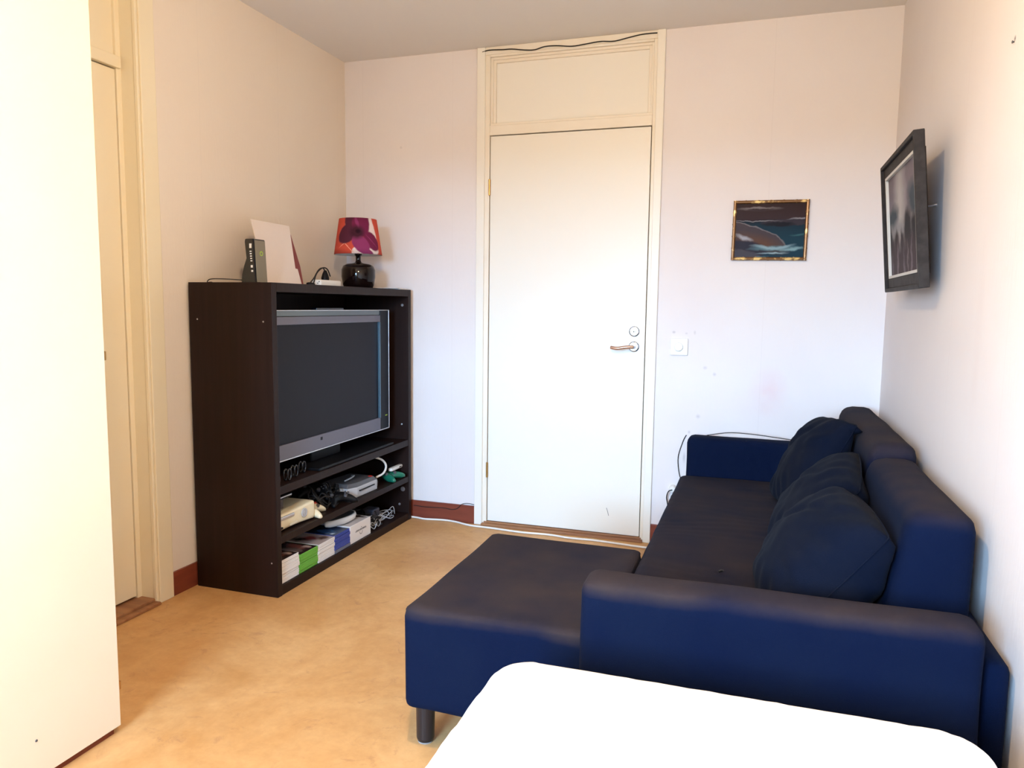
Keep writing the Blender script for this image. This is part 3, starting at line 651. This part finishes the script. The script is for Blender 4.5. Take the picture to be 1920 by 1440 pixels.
# ------------------------------------------------------------------ bottom shelf: stacks of game cases
def cover(name, base, shapes): return paint(name, base, shapes, .25, (4, .25), .5)
cov_dark = cover('dark picture cover', (.030, .016, .016), [(.3, .5, .18, .3, 20, (.35, .12, .10), .5), (.7, .4, .2, .2, 0, (.30, .22, .20), .6), (.5, .8, .3, .1, 0, (.05, .03, .06), .5), (.2, .2, .1, .1, 0, (.5, .35, .3), .4)])
cov_blue = cover('blue picture cover', (.010, .018, .050), [(.6, .4, .3, .4, 20, (.03, .08, .20), .6), (.3, .8, .3, .15, 0, (.01, .03, .06), .5), (.8, .15, .10, .03, 0, (.5, .6, .7), .4)])
cov_photo = cover('photo cover', (.45, .36, .34), [(.45, .5, .25, .2, 20, (.25, .05, .05), .4), (.7, .7, .2, .2, 0, (.05, .03, .03), .5), (.25, .2, .2, .1, 0, (.12, .06, .05), .5)])
TH = .0140; CW = .1345; CD = .19
def make_case(name, label, x1, y0, z0, ml, topm, group, grey=False):
    """plastic case lying flat: two shells joined at a groove, printed cover sheet, short edge to the front"""
    b2 = bmesh.new(); x0 = x1-CD
    box(b2, x0, x1, y0, y0+CW, z0, z0+TH*.43); box(b2, x0+.001, x1-.0012, y0+.001, y0+CW-.001, z0+TH*.43, z0+TH*.57); box(b2, x0, x1, y0, y0+CW, z0+TH*.57, z0+TH-.0004)
    t = thing(name, label, 'game case', (x1-CD/2, y0+CW/2, z0), group)
    obj('shell', b2, ml, t, bevel=.0008, seg=1)
    b2 = bmesh.new(); uvl = b2.loops.layers.uv.new('UVMap'); z = z0+TH-.0004
    vs = [b2.verts.new(p) for p in ((x0+.004, y0+.003, z+.0003), (x1-.002, y0+.003, z+.0003), (x1-.002, y0+CW-.003, z+.0003), (x0+.004, y0+CW-.003, z+.0003))]
    vb = [b2.verts.new((v.co.x, v.co.y, z)) for v in vs]
    fcs = b2.faces.new(vs)
    for lo, uv in zip(fcs.loops, ((1, 1), (1, 0), (0, 0), (0, 1))): lo[uvl].uv = uv
    for i in range(4): b2.faces.new((vs[i], vs[(i+1) % 4], vb[(i+1) % 4], vb[i]))
    obj('cover_sheet', b2, topm, t)
    return t
ords = ['lowest', 'second from the bottom', 'third from the bottom', 'fourth from the bottom', 'fifth from the bottom', 'sixth from the bottom', 'topmost']
def stack(y0, cols, topm, desc, grp, x1=-1.815):
    n_ = len(cols)
    for i, cm in enumerate(cols):
        last = i == n_-1
        word = 'topmost' if last else ords[i]
        cn = {'case_white': 'white', 'case_green': 'green', 'case_blue': 'blue', 'case_grey': 'grey'}[cm]
        make_case('game_case', '%s flat case, %s in the %s' % (cn, word, desc), x1+random.uniform(-.004, .002), y0+random.uniform(-.001, .001), S0+i*TH, M[cm], topm if last else cov_dark, grp)
stack(2.506, ['case_white']*7, cov_dark, 'white stack by the left panel', 'cases in the white stack by the left panel')
stack(2.645, ['case_green']*6, cov_dark, 'green stack', 'cases in the green stack')
stack(2.783, ['case_white']*6, cov_photo, 'white stack between green and blue', 'cases in the white stack between green and blue')
stack(2.921, ['case_grey', 'case_blue', 'case_blue', 'case_blue', 'case_blue', 'case_blue'], cov_blue, 'blue stack', 'cases in the blue stack')
# magazine/manual laid across the two middle stacks
def slab_sheet(x0, x1, y0, y1, z0, z1, m, name, label, cat, rot=0):
    b2 = bmesh.new(); uvl = b2.loops.layers.uv.new('UVMap'); vs = box(b2, x0, x1, y0, y1, z0, z1)
    for fcs in b2.faces:
        for lo in fcs.loops: lo[uvl].uv = ((lo.vert.co.y-y0)/(y1-y0), (lo.vert.co.x-x0)/(x1-x0))
    if rot: bmesh.ops.rotate(b2, verts=b2.verts, cent=((x0+x1)/2, (y0+y1)/2, z0), matrix=Matrix.Rotation(rot, 3, 'Z'))
    return tag(obj(name, b2, m), label, cat)
# white box
by0, by1, bz1 = 3.060, 3.256, S0+.088
wb = thing('white_box', 'white cardboard game box with grey emblem, right of the blue cases', 'box', (-1.91, 3.16, S0))
obj('carton', bx(-2.00, -1.817, by0, by1, S0, bz1), M['case_white'], wb, bevel=.0015)
b2 = bmesh.new(); uvl = b2.loops.layers.uv.new('UVMap')
vs = [b2.verts.new(p) for p in ((-1.998, by0+.002, bz1+.0004), (-1.820, by0+.002, bz1+.0004), (-1.820, by1-.002, bz1+.0004), (-1.998, by1-.002, bz1+.0004))]
fcs = b2.faces.new(vs)
for lo, uv in zip(fcs.loops, ((0, 1), (0, 0), (1, 0), (1, 1))): lo[uvl].uv = uv
obj('printed_top', b2, cover('box print', (.62, .56, .54), [(.30, .35, .18, .12, 30, (.04, .03, .03), .3), (.75, .55, .15, .25, -20, (.22, .12, .10), .4), (.55, .75, .3, .12, 10, (.05, .04, .05), .4), (.9, .3, .06, .2, 0, (.05, .03, .03), .4)]), wb)
bm = bmesh.new(); xf = -1.8168; cy_ = 3.160; cz_ = S0+.048
for k in range(11):          # row of small letter-like strokes
    yy = cy_-.050+k*.0092; box(bm, xf, xf+.0006, yy, yy+(.0062 if k % 3 else .0035), cz_, cz_+(.0065 if k % 2 else .005))
box(bm, xf, xf+.0006, cy_-.055, cy_+.052, cz_-.0022, cz_-.001)
for k in range(9):           # U shaped hook under the letters
    a = math.pi + math.pi*k/8; yy = cy_+.0135*math.cos(a); zz = cz_-.009+.0125*math.sin(a); box(bm, xf, xf+.0006, yy-.0012, yy+.0012, zz-.0018, zz+.0018)
box(bm, xf, xf+.0006, cy_+.002, cy_+.006, cz_+.010, cz_+.014)
obj('emblem', bm, M['dgrey_plastic'], wb)
# oval white shell on the box
ov = thing('oval_shell', 'oval white plastic shell with dark hollow lying on the boxes', 'game accessory', (-1.90, 3.08, bz1))
bm = bmesh.new(); nn = 40; rings = []
zo = bz1+.004
for (k_, hz, inn) in ((.72, 0, 0), (.94, .008, 0), (1.0, .022, 0), (.96, .034, 0), (.86, .036, 1), (.72, .022, 1), (.55, .012, 1)):
    ring = []
    for k in range(nn):
        a = 2*math.pi*k/nn; u = .115*k_*math.cos(a); v = .052*k_*math.sin(a)*(1+.35*math.cos(a))
        ring.append(bm.verts.new((-1.893-v*.95+u*.05, 3.085+u*.98, zo+hz+.06*(u+.1)*.35)))
    rings.append(ring)
for i, (A, B) in enumerate(zip(rings, rings[1:])):
    for k in range(nn):
        f2 = bm.faces.new((A[k], A[(k+1) % nn], B[(k+1) % nn], B[k])); f2.material_index = 1 if i >= 4 else 0
f2 = bm.faces.new(rings[-1]); f2.material_index = 1; bm.faces.new(rings[0])
obj('shell', bm, [M['white_plastic'], M['dgrey_plastic']], ov, smooth=True)
# cables right
tag(obj('cable_heap', heap(-1.93, 3.37, S0, .12, .18, .085, .004, 11, 8), M['rubber'], smooth=True), 'black cables tangled on the bottom shelf right of the box', 'cables', kind='stuff')
bm = bmesh.new(); box(bm, -1.95, -1.88, 3.40, 3.47, S0+.001, S0+.075); tag(obj('power_adapter', bm, mat('slate plastic', (.05, .05, .07), .45, .4), bevel=.008, seg=3), 'slate power adapter among the bottom shelf cables', 'adapter')
tag(obj('grey_cable', heap(-1.88, 3.50, S0, .075, .17, .055, .0022, 5, 17), M['grey_plastic'], smooth=True), 'loose loops of light grey cable at the right end of the bottom shelf', 'cable')
tag(obj('grey_cable', heap(-1.850, 3.325, S0, .035, .08, .045, .0022, 3, 21), M['grey_plastic'], smooth=True), 'small coil of light grey cable against the white box', 'cable')

# ------------------------------------------------------------------ floor and wall cables
def fl_pt(x, y, z=.004): return (x, y, z)
bm = bmesh.new(); tube(bm, [(-2.05, 3.705, .006), (-1.80, 3.703, .006), (-1.72, 3.690, .006), (-1.62, 3.708, .006), (-1.54, 3.700, .006), (-1.44, 3.665, .006), (-1.32, 3.660, .006), (-1.15, 3.645, .006), (-1.0, 3.655, .006), (-.88, 3.640, .006), (-.74, 3.645, .006), (-.55, 3.625, .006), (-.46, 3.620, .006), (-.38, 3.615, .006)], .0052, 10)
tag(obj('extension_cord', bm, M['white_plastic'], smooth=True), 'white extension cord running along the floor under the far door', 'cord')
bm = bmesh.new(); tube(bm, [(-1.80, YB-.015, .070), (-1.72, YB-.015, .067), (-1.62, YB-.015, .072), (-1.57, YB-.015, .068), (-1.535, YB-.015, .078), (-1.51, YB-.015, .103), (-1.48, YB-.004, .108), (-1.44, YB-.004, .104)], .0018, 6)
tag(obj('thin_cord', bm, M['rubber'], smooth=True), 'thin black cord clipped along the skirting beside the cabinet', 'cord')
bm = bmesh.new(); zt_ = 2.478
pts = [(-1.41, 2.477), (-1.37, 2.483), (-1.30, 2.479), (-1.25, 2.477), (-1.18, 2.466), (-1.13, 2.463), (-1.08, 2.473), (-1.02, 2.472), (-.94, 2.462), (-.87, 2.466), (-.80, 2.471), (-.73, 2.466), (-.66, 2.476), (-.60, 2.484), (-.55, 2.485), (-.524, 2.484)]
tube(bm, [(x, YB-.014, z) for x, z in pts], .0028, 6)
tag(obj('thin_cord', bm, M['rubber'], smooth=True), 'black cord draped along the door head under the ceiling', 'cord')
bm = bmesh.new(); tube(bm, [(-.22, 3.655, .582), (-.12, 3.66, .600), (-.02, 3.66, .600), (.08, 3.66, .592), (.17, 3.66, .584)], .0022, 6)
tag(obj('thin_cord', bm, M['rubber'], smooth=True), 'thin dark cord lying over the far sofa arm', 'cord')
bm = bmesh.new(); tube(bm, [(-.322, YB-.006, .565), (-.338, YB-.006, .53), (-.358, YB-.006, .45), (-.350, YB-.006, .37), (-.335, YB-.006, .33)], .0022, 6)
tag(obj('thin_cord', bm, M['rubber'], smooth=True), 'thin dark cord hanging beside the far end of the sofa', 'cord')
# socket plug
pg = thing('wall_plug', 'round white plug in the low wall socket beside the sofa', 'plug', (-.378, YB, .286))
bm = bmesh.new(); lathe(bm, [(.020, 0), (.020, -.014), (.016, -.030), (.009, -.034)], -.378, YB, 20, 'y', cz=.290); obj('plug_body', bm, M['white_plastic'], pg, smooth=False)
bm = bmesh.new(); tube(bm, [(-.378, YB-.034, .290), (-.395, YB-.040, .283), (-.405, YB-.030, .25), (-.400, YB-.02, .21), (-.39, YB-.015, .12), (-.38, YB-.02, .02)], .0028, 6); obj('cord', bm, M['rubber'], pg, smooth=True)
# dimmer
sw = thing('light_switch', 'square white dimmer switch right of the far door', 'switch', (-.372, YB, 1.0))
obj('plate', bx(-.415, -.330, YB-.011, YB, .958, 1.040), M['white_plastic'], sw, bevel=.003)
bm = bmesh.new(); lathe(bm, [(.022, -.010), (.0205, -.024), (.017, -.026)], -.374, YB, 28, 'y', cz=.999); obj('knob', bm, M['white_plastic'], sw)
bm = bmesh.new(); lathe(bm, [(.0045, 0), (.004, -.02), (.006, -.022)], XR-.0, 2.084, 8, 'y', cz=1.814); bm.free()
bm = bmesh.new(); lathe(bm, [(.002, 0), (.002, -.003), (.004, -.0035), (.003, -.005)], XR, 2.084, 8, 'x', cz=1.814)
tag(obj('nail', bm, M['dgrey_plastic']), 'small nail in the right wall nearest the camera', 'nail')

# ------------------------------------------------------------------ seascape painting
sp = thing('seascape_painting', 'small seascape in a gold bamboo frame on the far wall', 'painting', (.022, YB, 1.552))
W2, H2 = .1665, .138
def spn(u, v, y):    # slight hang tilt
    a = math.radians(-.6); return (.022+u*math.cos(a)-v*math.sin(a), y, 1.552+u*math.sin(a)+v*math.cos(a))
def uvplane(poly, f, d, uvf):
    b2 = bmesh.new(); uvl = b2.loops.layers.uv.new('UVMap')
    vs = [b2.verts.new(f(u, v, d)) for u, v in poly]; fc_ = b2.faces.new(vs)
    for lo, (u, v) in zip(fc_.loops, poly): lo[uvl].uv = uvf(u, v)
    return b2
bm = bmesh.new()
for s in (-1, 1):
    for seg in range(6):       # bamboo joints: each segment a slightly swollen stick
        a0, a1 = -W2+2*W2*seg/6, -W2+2*W2*(seg+1)/6
        for off, rr in ((.0, .0075),):
            pts = [spn(a0+.001, s*(H2-.0075), YB-.014), spn((a0+a1)/2, s*(H2-.0075), YB-.014), spn(a1-.001, s*(H2-.0075), YB-.014)]
            tube(bm, pts, rr, 8, 2)
        tube(bm, [spn(a1-.003, s*(H2-.0075), YB-.014), spn(a1+.003 if seg < 5 else a1-.001, s*(H2-.0075), YB-.014)], .0088, 8, 1)
    for seg in range(5):
        a0, a1 = -H2+2*H2*seg/5, -H2+2*H2*(seg+1)/5
        pts = [spn(s*(W2-.0075), a0+.001, YB-.014), spn(s*(W2-.0075), (a0+a1)/2, YB-.014), spn(s*(W2-.0075), a1-.001, YB-.014)]
        tube(bm, pts, .0075, 8, 2)
        tube(bm, [spn(s*(W2-.0075), a1-.003, YB-.014), spn(s*(W2-.0075), a1+.003 if seg < 4 else a1-.001, YB-.014)], .0088, 8, 1)
box(bm, .022-W2+.004, .022+W2-.004, YB-.010, YB-.001, 1.552-H2+.004, 1.552+H2-.004)
obj('frame', bm, M['gold'], sp)
dk = (.012, .014, .022)
sea = paint('seascape paint', [(0.0, (.012, .05, .085)), (.35, (.012, .055, .09)), (.60, (.010, .035, .06)), (.665, (.012, .014, .025)), (.68, (.055, .030, .035)), (1.0, (.050, .024, .020))],
    [(.34, .86, .20, .022, 0, (.40, .34, .33), .7), (.36, .845, .22, .020, 0, (.055, .032, .035), .5), (.82, .64, .44, .055, 3, (.05, .04, .055), .1), (.93, .695, .16, .012, 5, (.35, .33, .36), .5), (.28, .655, .3, .008, 0, (.30, .28, .30), .5),
     (.6, .60, .2, .035, 0, (.012, .012, .02), .3),
     (.10, .30, .68, .32, -16, (.30, .27, .28), .02), (.095, .293, .68, .315, -16, (.085, .065, .078), .03), (.62, .02, .34, .17, 0, (.012, .05, .085), .15), (.35, .30, .30, .10, -20, (.15, .075, .05), .6),
     (.16, .38, .10, .03, -25, (.50, .50, .55), .6), (.10, .18, .36, .16, -5, (.035, .033, .055), .1), (.08, .07, .32, .12, -8, (.085, .080, .105), .1),
     (.56, .205, .24, .035, 2, (.16, .32, .38), .6), (.50, .215, .18, .022, -8, (.34, .50, .56), .6), (.68, .225, .12, .02, 14, (.34, .50, .56), .6), (.82, .19, .12, .02, 10, (.30, .5, .55), .6), (.38, .03, .08, .03, 0, (.20, .38, .45), .6), (.9, .42, .10, .015, 5, (.05, .16, .18), .6), (.55, .12, .15, .012, 3, (.4, .55, .6), .6)], .5, (9, .07), .08, .62)
obj('canvas', uvplane([(-W2+.014, -H2+.014), (W2-.014, -H2+.014), (W2-.014, H2-.014), (-W2+.014, H2-.014)], spn, YB-.0115, lambda u, v: ((u+W2)/(2*W2), (v+H2)/(2*H2))), sea, sp)

# ------------------------------------------------------------------ landscape painting on the right wall, hung leaning out at the top
PY0, PY1 = 2.590, 3.250; HZ0, HH = 1.258, .478
tilt = math.atan2(.044, HH)
rpn = thing('landscape_painting', 'framed misty landscape in deep charcoal frame leaning off the right wall', 'painting', (.49, 2.92, HZ0))
def pp(y, v, d):        # y along wall, v up in the picture plane, d depth behind the front plane
    return (.457 - v*math.sin(tilt) + d*math.cos(tilt), y, HZ0 + v*math.cos(tilt) + d*math.sin(tilt))
bm = bmesh.new()
def ring(bm, i0, i1, d0, d1):
    """rectangular ring, outer inset i0, inner inset i1 between depths"""
    o = [(PY0+i0, i0), (PY1-i0, i0), (PY1-i0, HH-i0), (PY0+i0, HH-i0)]; q = [(PY0+i1, i1), (PY1-i1, i1), (PY1-i1, HH-i1), (PY0+i1, HH-i1)]
    for k in range(4):
        pol = [o[k], o[(k+1) % 4], q[(k+1) % 4], q[k]]
        A = [bm.verts.new(pp(u, v, d0)) for u, v in pol]; B = [bm.verts.new(pp(u, v, d1)) for u, v in pol]
        bm.faces.new(A); bm.faces.new(B)
        for i in range(4): bm.faces.new((A[i], A[(i+1) % 4], B[(i+1) % 4], B[i]))
ring(bm, 0, .014, 0, .032); ring(bm, .014, .050, .010, .030)
obj('frame', bm, M['frame_dark'], rpn, bevel=.002)
bm = bmesh.new(); ring(bm, .050, .060, .008, .028); obj('liner', bm, M['liner'], rpn, bevel=.001)
bm = bmesh.new(); ring(bm, .045, .09, .0325, .042); obj('stretcher', bm, M['wenge'], rpn)
land = paint('landscape paint', [(0.0, (.05, .035, .042)), (.38, (.07, .05, .06)), (.5, (.20, .18, .20)), (.65, (.32, .27, .31)), (1.0, (.20, .155, .185))],
    [(.42, .60, .13, .36, -4, (.70, .66, .66), .7), (.15, .52, .22, .10, 20, (.07, .10, .13), .3), (.85, .60, .20, .11, -25, (.07, .10, .13), .3), (.5, .46, .6, .05, 0, (.45, .44, .47), .7),
     (.62, .43, .10, .13, 0, (.03, .028, .035), .3), (.80, .42, .08, .10, 0, (.03, .028, .035), .3), (.10, .36, .07, .12, 0, (.03, .03, .038), .3), (.3, .35, .06, .11, 0, (.035, .03, .04), .3), (.46, .34, .05, .10, 0, (.035, .03, .04), .3),
     (.92, .34, .06, .12, 0, (.035, .03, .04), .3), (.5, .15, .6, .20, 0, (.075, .05, .06), .4), (.3, .15, .02, .2, -8, (.25, .20, .24), .6), (.5, .12, .02, .16, 5, (.22, .18, .22), .6), (.7, .16, .02, .18, -6, (.24, .19, .23), .6), (.85, .1, .02, .14, 4, (.2, .16, .2), .6), (.15, .12, .02, .14, 4, (.2, .16, .2), .6), (.6, .22, .015, .1, -4, (.25, .2, .22), .6)], .55, (12, .09), .08, .62)
obj('canvas', uvplane([(PY1-.058, .058), (PY0+.058, .058), (PY0+.058, HH-.058), (PY1-.058, HH-.058)], lambda u, v, d: pp(u, v, d), .018, lambda u, v: ((PY1-u)/(PY1-PY0), v/HH)), land, rpn)
hk = bmesh.new(); tube(hk, [(XR, 2.80, 1.535), (XR-.012, 2.80, 1.532), (XR-.030, 2.795, 1.530), (.484, 2.79, 1.533)], .0035, 8)
obj('hook', hk, M['silver'], rpn, smooth=True)

# ------------------------------------------------------------------ sofa
so = thing('corner_sofa', 'navy black corner sofa with chaise along the right wall', 'sofa', (.05, 2.6, 0))
def nz(p, s, o=0): return noise.noise(Vector((p.x*s+o, p.y*s+o*.7, p.z*s)))
SZ = .400
def seat_wr(p, n_):
    if n_.z < .6: return .0015*nz(p, 9)
    v = .004*nz(p, 3.5)
    # shallow pull creases running across the seat, stronger near the pillows and near the arm
    k = .0022*math.sin((p.y+.06*nz(p, 4, 3))*95+6*nz(p, 2.2, 5))*max(0, nz(p, 2.6, 9)+.25)
    e = .010*math.exp(-((p.y-1.98-.10*math.sin(p.x*5))/.022)**2)*(1 if p.x > -.25 else 0)
    e2 = .008*math.exp(-(math.hypot((p.x+.07)*.8, p.y-2.16)-.13)**2/.0004)*(1 if p.x > -.2 and p.y < 2.2 else 0)
    return v+k-e*.5+e2
bm = soft_box(-.333, .40, 1.772, 3.588, .16, SZ, .028, .0125, wr=seat_wr)
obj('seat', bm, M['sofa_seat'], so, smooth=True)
def ch_wr(p, n_):
    v = .004*nz(p, 4, 2)
    if n_.z > .6: v += .004
    if n_.y < -.6: v += .0035*nz(Vector((p.x*1.0, p.y, p.z*.6)), 5, 7)
    return v
bm = soft_box(-.848, -.330, 1.680, 2.372, .130, SZ+.006, .024, .02, wr=ch_wr)
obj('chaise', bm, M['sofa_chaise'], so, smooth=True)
def arm_wr(p, n_): return .003*nz(p, 5, 4)
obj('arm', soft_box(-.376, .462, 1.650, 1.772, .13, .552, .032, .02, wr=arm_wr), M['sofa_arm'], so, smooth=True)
obj('arm', soft_box(-.308, .440, 3.590, 3.712, .13, .578, .032, .03, wr=arm_wr), M['sofa'], so, smooth=True)
obj('base_frame', soft_box(-.325, .46, 1.772, 3.59, .13, .17, .01, .1), M['sofa'], so, smooth=True)
def bk(x_lo, ztop):
    def f(p, n_):      # backrest slopes: the foot comes further into the seat
        t = (ztop-p.z)/(ztop-SZ); return Vector((-.055*t if p.x < .43 else 0, 0, 0)) + n_*(.003*nz(p, 5, 6))
    return f
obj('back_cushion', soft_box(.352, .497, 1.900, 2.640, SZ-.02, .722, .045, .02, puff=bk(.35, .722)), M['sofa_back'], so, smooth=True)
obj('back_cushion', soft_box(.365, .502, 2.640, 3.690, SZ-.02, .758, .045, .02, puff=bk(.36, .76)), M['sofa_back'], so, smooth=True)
obj('back_frame', soft_box(.468, .520, 1.70, 3.70, .13, .470, .022, .03), M['sofa'], so, smooth=True)
for (x, y) in ((-.822, 1.768), (-.80, 2.33), (.42, 1.75), (-.27, 3.64), (.42, 3.64), (-.33, 1.80)):
    bm = bmesh.new(); lathe(bm, [(.022, .004), (.0245, .012), (.0265, .135)], x, y, 28); lg = obj('leg', bm, M['leg'], so, smooth=False)
    bm = bmesh.new(); lathe(bm, [(.0215, 0), (.0215, .004)], x, y, 24); obj('foot_pad', bm, M['felt'], lg)
bm = bmesh.new(); tube(bm, [(-.085, 2.255, SZ+.0035), (-.078, 2.262, SZ+.006), (-.072, 2.263, SZ+.0045)], .003, 6, 3)
tag(obj('lint', bm, M['rubber'], smooth=True), 'tiny dark bit of fluff lying on the sofa seat', 'lint')

# pillows
def rest(v):
    # cloth flattens where it lies on the seat and against the back
    z = max(v.z, SZ+.007); xm = .350-.055*max(0, (.722-z)/.322)-.007
    return Vector((min(v.x, xm) if z < .74 else v.x, v.y, z))
def pillow(label, cx, cy, cz, w_, h_, t_, lean_, yaw_, roll_, seed, ear=None):
    N1 = 44; b2 = bmesh.new(); g = {}
    o = random.Random(seed).uniform(0, 50)
    Rm = Matrix.Rotation(yaw_, 3, 'Z') @ Matrix.Rotation(lean_, 3, 'Y') @ Matrix.Rotation(roll_, 3, 'X')
    for s in (1, -1):
        for i in range(N1+1):
            for j in range(N1+1):
                u = -1+2*i/N1; v = -1+2*j/N1
                edge = i in (0, N1) or j in (0, N1)
                if edge and s == -1: g[(s, i, j)] = g[(1, i, j)]; continue
                cr_ = 1-.11*(u*v)**2*(0 if (ear and u*ear[0] > 0 and v > 0) else 1); yy = u*w_/2*(1-.055*(1-v*v))*cr_; zz = v*h_/2*(1-.055*(1-u*u))*cr_
                th = t_/2*(max(0, (1-u*u))*max(0, (1-v*v)))**.36
                # gathers radiating from the corners and edges, broad dents
                rr = math.sqrt(u*u+v*v); aa = math.atan2(v, u)
                p = Vector((yy*4+o, zz*4, s*3.0))
                fold = .014*noise.noise(p)+.010*noise.noise(p*2.3)+.004*noise.noise(p*5)
                cr = .0050*math.sin(aa*14+4*noise.noise(p*.8))*min(1, max(0, (rr-.45)*1.6))*(0 if edge else 1)
                ridge = -.016*math.exp(-((u*.6+v*.8-.25+.25*noise.noise(p*.5))/.07)**2)*(1-min(1, rr))
                xx = s*(th+(fold+cr+ridge)*(0 if edge else min(1, th/(t_*.2))))
                co_ = Rm @ Vector((xx, yy, zz))
                g[(s, i, j)] = b2.verts.new(rest(co_+Vector((cx, cy, cz))))
    for s in (1, -1):
        for i in range(N1):
            for j in range(N1):
                b2.faces.new((g[(s, i, j)], g[(s, i+1, j)], g[(s, i+1, j+1)], g[(s, i, j+1)]))
    root = thing('pillow', label, 'pillow', (cx, cy, cz-.2), 'navy pillows on the sofa')
    obj('cover', b2, M['pillow'], root, smooth=True)
    b2 = bmesh.new(); pts = []
    for k in range(4*10):
        q, f_ = divmod(k, 10); t = -1+2*f_/10
        u, v = ((t, -1), (1, t), (-t, 1), (-1, -t))[q]
        cr_ = 1-.11*(u*v)**2*(0 if (ear and u*ear[0] > 0 and v > 0) else 1); yy = u*w_/2*(1-.055*(1-v*v))*cr_; zz = v*h_/2*(1-.055*(1-u*u))*cr_; pts.append(rest(Rm @ Vector((0, yy, zz)) + Vector((cx, cy, cz))))
    tube(b2, pts, .0022, 6, 2, True); obj('seam', b2, M['pillow'], root, smooth=True)
    return root
pillow('dark navy pillow at the near end of the sofa, closest to the near arm', .180, 2.10, .520, .47, .40, .27, math.radians(40), math.radians(4), math.radians(0), 1)
pillow('dark navy middle pillow of the three against the sofa back', .215, 2.59, .535, .48, .40, .23, math.radians(36), math.radians(-2), math.radians(6), 2)
pillow('dark navy pillow at the far end of the sofa with one corner pointing up', .225, 3.12, .580, .46, .42, .22, math.radians(30), math.radians(6), math.radians(-9), 3, ear=(1,))

# ------------------------------------------------------------------ bed in the foreground
bd = thing('bed', 'single bed with plain white cover in the foreground', 'bed', (-.03, .45, 0))
BX0, BX1, BY0, BY1, BZ = -.492, .412, -.60, 1.440, .462
def bed_wr(p, n_):
    v = .004*nz(p, 6, 3)+.002*nz(p, 22, 5)
    return v
def bed_puff(p, n_):
    # the cover droops towards its corners
    cx_, cy_2 = (p.x-(BX0+BX1)/2)/((BX1-BX0)/2), (p.y-(BY0+BY1)/2)/((BY1-BY0)/2)
    return Vector((0, 0, -.012*(abs(cx_)**6)*(abs(cy_2)**6)))
def rounded_slab(x0, x1, y0, y1, z0, z1, rc, re, m=96):
    """plan outline with corner radius rc, edges rolled with radius re, slightly uneven"""
    b2 = bmesh.new(); out_ = []
    for (cx_, cy_, a0) in ((x1-rc, y1-rc, 0), (x0+rc, y1-rc, 90), (x0+rc, y0+rc, 180), (x1-rc, y0+rc, 270)):
        for k in range(17):
            a = math.radians(a0+90*k/16); out_.append((cx_+rc*math.cos(a), cy_+rc*math.sin(a), math.cos(a), math.sin(a)))
    # resample straight runs
    full = []
    for i in range(len(out_)):
        p, q = out_[i], out_[(i+1) % len(out_)]; d = math.hypot(q[0]-p[0], q[1]-p[1]); k = max(1, int(d/.02))
        for j in range(k): t = j/k; full.append(tuple(p[c]+(q[c]-p[c])*t for c in range(4)))
    prof = [(0, z0)] + [(0, z1-re-.0)] + [(-re+re*math.cos(math.radians(a)), z1-re+re*math.sin(math.radians(a))) for a in range(9, 91, 9)] + [(-.9, z1+.002), (-.7, z1+.003), (-.4, z1+.003), (-.1, z1+.003)]
    rings = []
    for (dd, z) in prof:
        ring_ = []
        for (x, y, nx, ny) in full:
            L_ = math.hypot(nx, ny) or 1; nx_, ny_ = nx/L_, ny/L_
            w_ = .0022*noise.noise(Vector((x*22, y*22, z*6)))+.002*noise.noise(Vector((x*60, y*60, 0)))
            if z > z1: mxx, myy = (x0+x1)/2, (y0+y1)/2; k_ = -dd*(1-re/(x1-x0)*2); ring_.append(b2.verts.new((mxx+(x-mxx)*k_, myy+(y-myy)*k_*(1.04 if k_ > .8 else 1), z))); continue
            ring_.append(b2.verts.new((x+nx_*(dd+w_), y+ny_*(dd+w_), z+(.0025*noise.noise(Vector((x*18, y*18, 4))) if z > z1-re else 0))))
        rings.append(ring_)
    for A, B in zip(rings, rings[1:]):
        n_ = len(A)
        for k in range(n_): b2.faces.new((A[k], A[(k+1) % n_], B[(k+1) % n_], B[k]))
    b2.faces.new(rings[0]); b2.faces.new(rings[-1]); return b2
obj('white_cover', rounded_slab(BX0, BX1, BY0, BY1, .23, BZ, .09, .045), M['duvet'], bd, smooth=True)
obj('bed_base', bx(BX0+.03, BX1-.03, BY0+.03, BY1-.03, .12, .232), M['bedbase'], bd, bevel=.01)
for x in (BX0+.08, BX1-.08):
    for y in (BY0+.10, BY1-.16):
        bm = bmesh.new(); lathe(bm, [(.024, 0), (.028, .12)], x, y, 20); obj('leg', bm, M['leg'], bd)

# ------------------------------------------------------------------ pendant that lights the room (above and behind the view)
pd = thing('pendant_lamp', 'white pendant lamp hanging from the ceiling above the bed foot', 'lamp', (LAMP[0], LAMP[1], ZC))
bm = bmesh.new(); tube(bm, [(LAMP[0], LAMP[1], ZC), (LAMP[0], LAMP[1], 2.42), (LAMP[0], LAMP[1], 2.30)], .003, 6, 1); obj('cord', bm, M['white_plastic'], pd)
bm = bmesh.new(); n_ = 32; rg = []
for r, z in ((.025, 2.30), (.06, 2.285), (.12, 2.235), (.150, 2.18), (.148, 2.18), (.118, 2.232), (.058, 2.280), (.02, 2.292)):
    rg.append([bm.verts.new((LAMP[0]+r*math.cos(2*math.pi*k/n_), LAMP[1]+r*math.sin(2*math.pi*k/n_), z)) for k in range(n_)])
for A, B in zip(rg, rg[1:]):
    for k in range(n_): bm.faces.new((A[k], A[(k+1) % n_], B[(k+1) % n_], B[k]))
obj('shade', bm, M['white_plastic'], pd, smooth=True)
